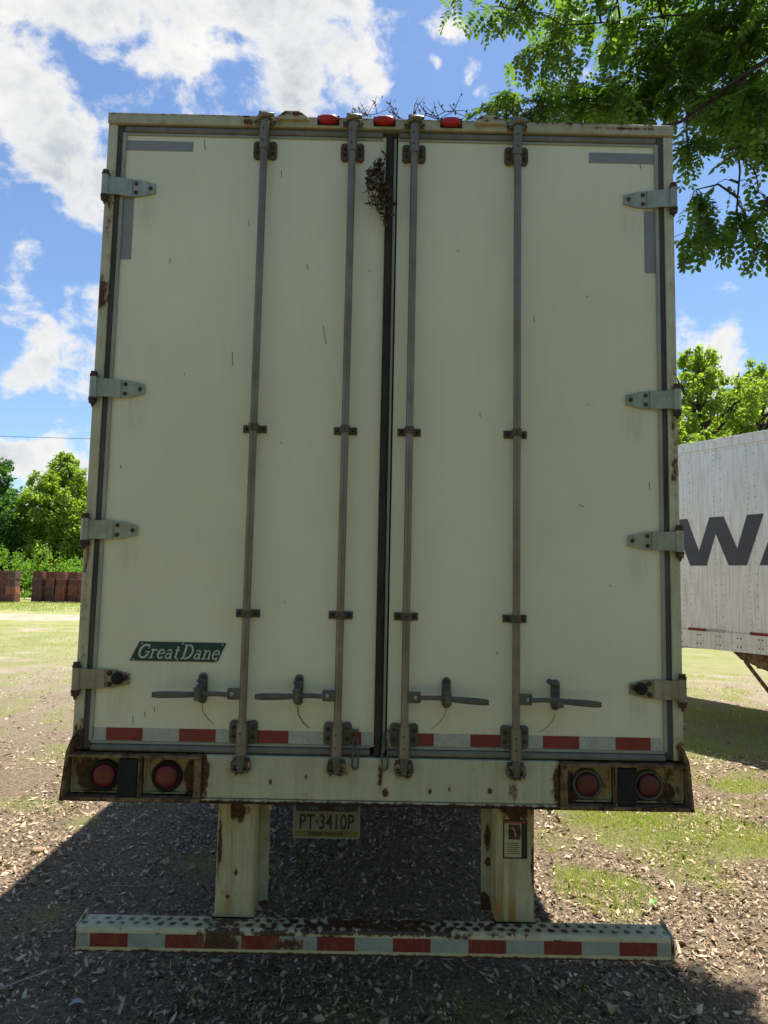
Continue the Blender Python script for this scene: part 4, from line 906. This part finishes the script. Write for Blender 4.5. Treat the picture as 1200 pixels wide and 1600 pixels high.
# compound leaf templates
def comp_leaf(seed):
    r_ = random.Random(seed); n = r_.randint(6, 8); Ls = .17+.02*n*.4; V = []; F = []
    def lf(c, d, up_, l_, w_):
        s_ = d.cross(up_).normalized(); o = len(V); bd = up_*(-l_*.12)
        for a_, b_ in ((0, 0), (.28, .5), (.72, .46), (1, 0), (.72, -.46), (.28, -.5)): V.append(tuple(c+d*(a_*l_)+s_*(b_*w_)+bd*(a_*a_)))
        F.append((o, o+1, o+2, o+3)); F.append((o, o+3, o+4, o+5))
    for k in range(n):
        f = (k+1)/(n+.3); c = Vector((Ls*f, 0, -.35*Ls*f*f)); tang = Vector((1, 0, -.7*f)).normalized()
        for s_ in (-1, 1):
            d = (Vector((.35+.25*f, s_, r_.uniform(-.55, .1)))).normalized(); up_ = (Vector((r_.uniform(-.3, .3), r_.uniform(-.3, .3), 1))).normalized()
            l_ = (.047+.006*math.sin(f*PI))*r_.uniform(.85, 1.15); lf(c+d*.004, d, up_, l_, l_*.54)
    lf(Vector((Ls, 0, -.35*Ls)), Vector((1, 0, -.6)).normalized(), Vector((0, 0, 1)), .04, .02)
    # rachis as a sliver
    o = len(V)
    for f in (0, .5, 1):
        c = Vector((Ls*f, 0, -.35*Ls*f*f)); V.append(tuple(c+Vector((0, .0012, 0)))); V.append(tuple(c-Vector((0, .0012, 0))))
    F.append((o, o+2, o+3, o+1)); F.append((o+2, o+4, o+5, o+3))
    return np.array(V), np.array(F)
TM = [comp_leaf(s_) for s_ in range(6)]
LV = []; LF = []; off = 0
allbr = [Vector(q) for p in LB for q in p]
dense = []
for p in LB:
    for a_, b_ in zip(p[:-1], p[1:]):
        for f in (0, .25, .5, .75): dense.append(Vector(a_).lerp(Vector(b_), f))
rnd = random.Random(8)
for x, y, z, rx, rz, n in CLU:
    n = int(n*1.7)
    c = Vector((x, y, z)); src = min(dense, key=lambda q: (q-c).length)
    if (src-c).length > .03:
        mid = src.lerp(c, .55)+Vector((rnd.uniform(-.05, .05), rnd.uniform(-.05, .05), .05))
        tb.tube([src, mid, c], [.011, .008, .004], 5, cap=False)
    ntw = max(2, n//5)
    tw = []
    for k in range(ntw):
        e = c+Vector((rnd.gauss(0, .55)*rx, rnd.gauss(0, .55)*rx, rnd.gauss(0, .55)*rz)); m1 = c.lerp(e, .5)+Vector((0, 0, .03))
        tb.tube([c, m1, e], [.005, .0035, .002], 4, cap=False); tw.append((c, e))
    for k in range(n):
        a_, e = tw[k % ntw]; f = rnd.uniform(.35, 1.05); o = a_.lerp(e, f)
        az = rnd.uniform(0, 2*PI); pt = rnd.gauss(-.35, .4) if z > 5.2 else rnd.gauss(-.8, .35)
        d = Vector((math.cos(az)*math.cos(pt), math.sin(az)*math.cos(pt), math.sin(pt)))
        up_ = Vector((rnd.gauss(0, .35), rnd.gauss(0, .35), 1)); s_ = up_.cross(d).normalized(); up_ = d.cross(s_)
        Vt, Ft = TM[rnd.randrange(6)]; sc_ = rnd.uniform(.8, 1.2)
        Mx = np.array([d, s_, up_])*sc_
        LV.append(Vt@Mx+np.array(o)); LF.append(Ft+off); off += len(Vt)
tb.build('trunk', M['bark'], LT).location = (-4.7, -.8, 0)
fast_mesh('crown', np.concatenate(LV), np.concatenate(LF), M['locust'], LT).location = (-4.7, -.8, 0)
# ================================================================ CRATES beyond the field
M['crate'] = []
for k, (c1, c2) in enumerate((((.27, .085, .058), (.15, .05, .04)), ((.19, .065, .05), (.11, .04, .032)), ((.36, .12, .07), (.20, .07, .045)), ((.15, .075, .06), (.08, .045, .038)))):
    M['crate'].append(worn('crate_wood', c1, c2, .85, var=4, streak=.4, bump=.3, bscale=20))
def crate_mesh(mi):
    b = MB(); W_, D_, H_ = .64, .72, .50
    b.box(-W_/2+.02, W_/2-.02, -D_/2+.02, D_/2-.02, .03, H_-.02, 1)
    for k in range(4):
        z0 = .02+k*.12; b.box(-W_/2, W_/2, -D_/2, -D_/2+.022, z0, z0+.105); b.box(-W_/2, W_/2, D_/2-.022, D_/2, z0, z0+.105)
        for s in (-1, 1): b.box(s*(W_/2-.011)-.011, s*(W_/2-.011)+.011, -D_/2+.024, D_/2-.024, z0, z0+.105)
    for s in (-1, 1): b.box(s*(W_/2-.05)-.04, s*(W_/2-.05)+.04, -D_/2-.018, -D_/2-.001, .0, H_)
    b.box(-W_/2, W_/2, -D_/2, D_/2, H_-.018, H_)
    return b
protos = []
ORD = ['bottom', 'second', 'third', 'top']
ncol = 10
rnd = random.Random(2)
cn = 0
for col in range(ncol):
    gap = .40 if col in (1, 2, 5) else 0
    x = -25.1+col*.735+(0, .02, .08, .20, .20, .21, .23, .23, .24, .24)[col]; yb = 44.0+(-.9, -.7, -1.0, .8, 1.1, 1.0, 1.2, 1.0, 1.1, 1.2)[col]
    for row in range(4):
        mi = rnd.randrange(4); key = (mi,)
        if mi not in [p_[0] for p_ in protos]:
            o = crate_mesh(mi).build('crate', [M['crate'][mi], M['dark']]); protos.append((mi, o)); first = True
        else:
            src = [p_[1] for p_ in protos if p_[0] == mi][0]; o = src.copy(); COL.objects.link(o)
        o.location = (x+rnd.uniform(-.04, .04), yb+rnd.uniform(-.05, .05), row*.503); o.rotation_euler = (0, 0, rnd.uniform(-.09, .09))
        tag(o, 'red-brown crate, %s of the %s stack from the left edge' % (['bottom', 'second lowest', 'second highest', 'topmost'][row], ['first', 'second', 'third', 'fourth', 'fifth', 'sixth', 'seventh', 'eighth', 'ninth', 'tenth'][col]), 'crate', 'red-brown crates stacked across the field')
# ================================================================ SMALL THINGS
def power_line(x0, y0, z0, x1, y1, z1, label):
    pts = []
    for k in range(21):
        f = k/20; pts.append((x0+(x1-x0)*f, y0+(y1-y0)*f, z0+(z1-z0)*f-2.0*4*f*(1-f)*.35))
    o = MB().tube(pts, .022, 5).build('power_line', M['ink']); tag(o, label, 'power line')
power_line(-75, 62, 15.2, 25, 62, 14.8, 'thin dark power line crossing the sky above the trees at the left')
power_line(-5, 34, 10.6, 45, 20, 11.6, 'thin power line passing in front of the trees above the riveted trailer')
def leafy_bits(name, label, cat, stems, n, lsize, mat, rad=.0018):
    t_ = thing(name, label, cat, stems[0][0]); o0 = Vector(stems[0][0]); b = MB(); C = []
    for st in stems:
        b.tube([Vector(p)-o0 for p in st], [rad*(1-.6*i/(len(st)-1)) for i in range(len(st))], 5)
    b.build('stem', M['twig'], t_)
    if n:
        P = []; r2 = random.Random(n)
        for k in range(n):
            st = stems[r2.randrange(len(stems))]; i = r2.randrange(len(st)-1); p = Vector(st[i]).lerp(Vector(st[i+1]), r2.random())-o0
            P.append(tuple(p+Vector((r2.gauss(0, .010), r2.gauss(0, .006), r2.gauss(-.008, .012)))))
        V, F = leaf_quads(np.array(P), lsize, 0, .45); fast_mesh('leaves', V, F, mat, t_)
    return t_
# hanging sprig of dead leaves
rnd = random.Random(17); st = [[(.00, -.05, 3.945), (-.03, -.055, 3.92), (-.055, -.055, 3.87), (-.075, -.05, 3.80)]]
for k in range(16):
    x = rnd.uniform(-.105, .005); z0 = rnd.uniform(3.74, 3.88); z1 = z0-rnd.uniform(.08, .2)
    if x > -.03: z1 -= .06
    z1 = max(z1, 3.575); st.append([(-.055+rnd.uniform(-.02, .02), -.055, z0+.02), (x, -.06+rnd.uniform(-.02, .01), (z0+z1)/2+.03), (x+rnd.uniform(-.01, .015), -.055, z1)])
leafy_bits('dead_sprig', 'sprig of shrivelled dead leaves hanging over the centre seam of the doors', 'twig', st, 330, .030, M['dead'], .0014)
# bare twigs along the roof edge
def twiggy(seed, x0, x1, n, up):
    r2 = random.Random(seed); st = []
    main = [(x0+(x1-x0)*k/6, -.0+r2.uniform(-.03, .03), 4.125+r2.uniform(0, .02)+up*math.sin(PI*k/6)) for k in range(7)]; st.append(main)
    for k in range(n):
        p = Vector(main[r2.randrange(7)]); d = Vector((r2.uniform(-.7, .7), r2.uniform(-.3, .3), r2.uniform(.2, 1))).normalized()*r2.uniform(.04, .10)
        st.append([p, p+d*.5+Vector((r2.uniform(-.01, .01), 0, .005)), p+d])
    return st
leafy_bits('fallen_branch', 'bare dead branch arching over the trailer roof beside the right marker lamp', 'branch', twiggy(1, .16, .42, 5, .035)+twiggy(3, .10, .46, 6, .005)+[[(.22, 0, 4.13), (.20, 0, 4.18), (.195, 0, 4.22)]], 60, .018, M['dead'], .0024)
leafy_bits('fallen_branch', 'small curling dead twig on the roof edge between the left and middle marker lamps', 'branch', twiggy(5, -.16, .12, 12, .015), 90, .018, M['dead'], .0018)
leafy_bits('fallen_branch', 'clump of dead twigs caught by the rightmost lock rod on the roof', 'branch', twiggy(9, .53, .66, 9, .02)+twiggy(13, .50, .64, 5, .02), 60, .022, M['dead'], .0026)
# debris on the ground
def stone(loc, r, label):
    r2 = random.Random(int(r*1e4)); n = 12; m_ = 7; vs = []
    for j in range(m_+1):
        ph = PI*j/m_
        for k in range(n):
            q = 1+.12*mn.noise(Vector((math.cos(2*PI*k/n)*1.3+r*90, math.sin(2*PI*k/n)*1.3, ph))); th = 2*PI*k/n
            vs.append((r*1.5*q*math.sin(ph)*math.cos(th), r*q*math.sin(ph)*math.sin(th), r*.62*q*math.cos(ph)))
    b = MB().add(vs, [(j*n+k, (j+1)*n+k, (j+1)*n+(k+1) % n, j*n+(k+1) % n) for j in range(m_) for k in range(n)], 0, True)
    tag(b.build('stone', M['stone'], None, loc=loc), label, 'stone')
M['stone'] = worn('stone', (.36, .23, .14), (.26, .17, .11), .85, var=30, bump=.5)
stone((-2.41, 2.2, .02), .035, 'smooth tan stone on the sunlit mulch at the edge of the trailer shadow'); stone((-1.55, 2.05, .012), .022, 'small tan stone in the shade left of the underride legs')
def leafm(loc, rz, L_, mat, label, cat='leaf', name='fallen_leaf', tl=.3):
    vs = []; n = 6
    for k in range(n+1):
        f = k/n; wd = L_*.28*math.sin(PI*min(1, f*.96+.02))**.8; zc = L_*.18*math.sin(PI*f)+.004
        vs += [(L_*(f-.5), -wd, zc+wd*tl), (L_*(f-.5), 0, zc), (L_*(f-.5), wd, zc+wd*tl)]
    fs = [(3*k+j, 3*k+j+3, 3*k+j+4, 3*k+j+1) for k in range(n) for j in (0, 1)]
    o = MB().add(vs, fs, 0, True).build(name, mat); o.location = loc; o.rotation_euler = (0, 0, rz); tag(o, label, cat); return o
M['freshleaf'] = simple('fresh_leaf', (.10, .24, .03), .45); M['yellowleaf'] = simple('yellow_leaf', (.36, .38, .12), .5); M['tanleaf'] = simple('tan_leaf', (.34, .24, .13), .8); M['paleleaf'] = simple('pale_scrap', (.34, .36, .38), .6)
leafm((1.75, 1.54, .012), .6, .085, M['freshleaf'], 'fresh green leaf on the sunlit mulch right of the guard leg')
leafm((1.12, .42, .012), 1.2, .08, M['yellowleaf'], 'yellow-green leaf just below the right half of the underride bar')
leafm((-1.90, 2.95, .012), .4, .09, M['freshleaf'], 'green leaf in the shade below the left tail lamps'); leafm((-2.05, 3.3, .012), 1.9, .09, M['yellowleaf'], 'yellow-green leaf on sunlit mulch below the left lamp housing')
leafm((-1.37, .39, .012), .3, .07, M['paleleaf'], 'pale bluish scrap lying in the shade under the left end of the bar', 'scrap', 'paper_scrap')
leafm((1.57, .82, .012), .1, .12, M['tanleaf'], 'curled tan leaf on the ground past the right end of the bar'); leafm((-1.24, 1.95, .012), .9, .07, M['tanleaf'], 'curled tan leaf in the shade left of the left guard leg')
def stick(pts, r, mat, label):
    o = MB().tube(pts, [r, r*.8, r*.5][:len(pts)] if len(pts) == 3 else r, 6).build('stick', mat); tag(o, label, 'stick')
M['stick'] = worn('dry_stick', (.42, .36, .28), (.30, .25, .19), .8, var=20)
stick([(-1.62, 1.42, .0), (-1.60, 1.50, .09), (-1.57, 1.55, .17)], .003, M['stick'], 'thin pale stick standing up behind the left end of the bar')
stick([(-1.86, .40, .015), (-1.72, .56, .02), (-1.58, .66, .03)], .006, M['stick'], 'grey stick lying in the bottom left corner of the photo')
stick([(.90, .66, .02), (.95, .55, .012), (.97, .46, .02)], .008, M['stick'], 'short pale stick under the right half of the underride bar')
stick([(-1.72, 1.66, .015), (-1.5, 1.64, .02), (-1.35, 1.75, .02)], .004, M['stick'], 'thin dry stick lying flat behind the left end of the bar')
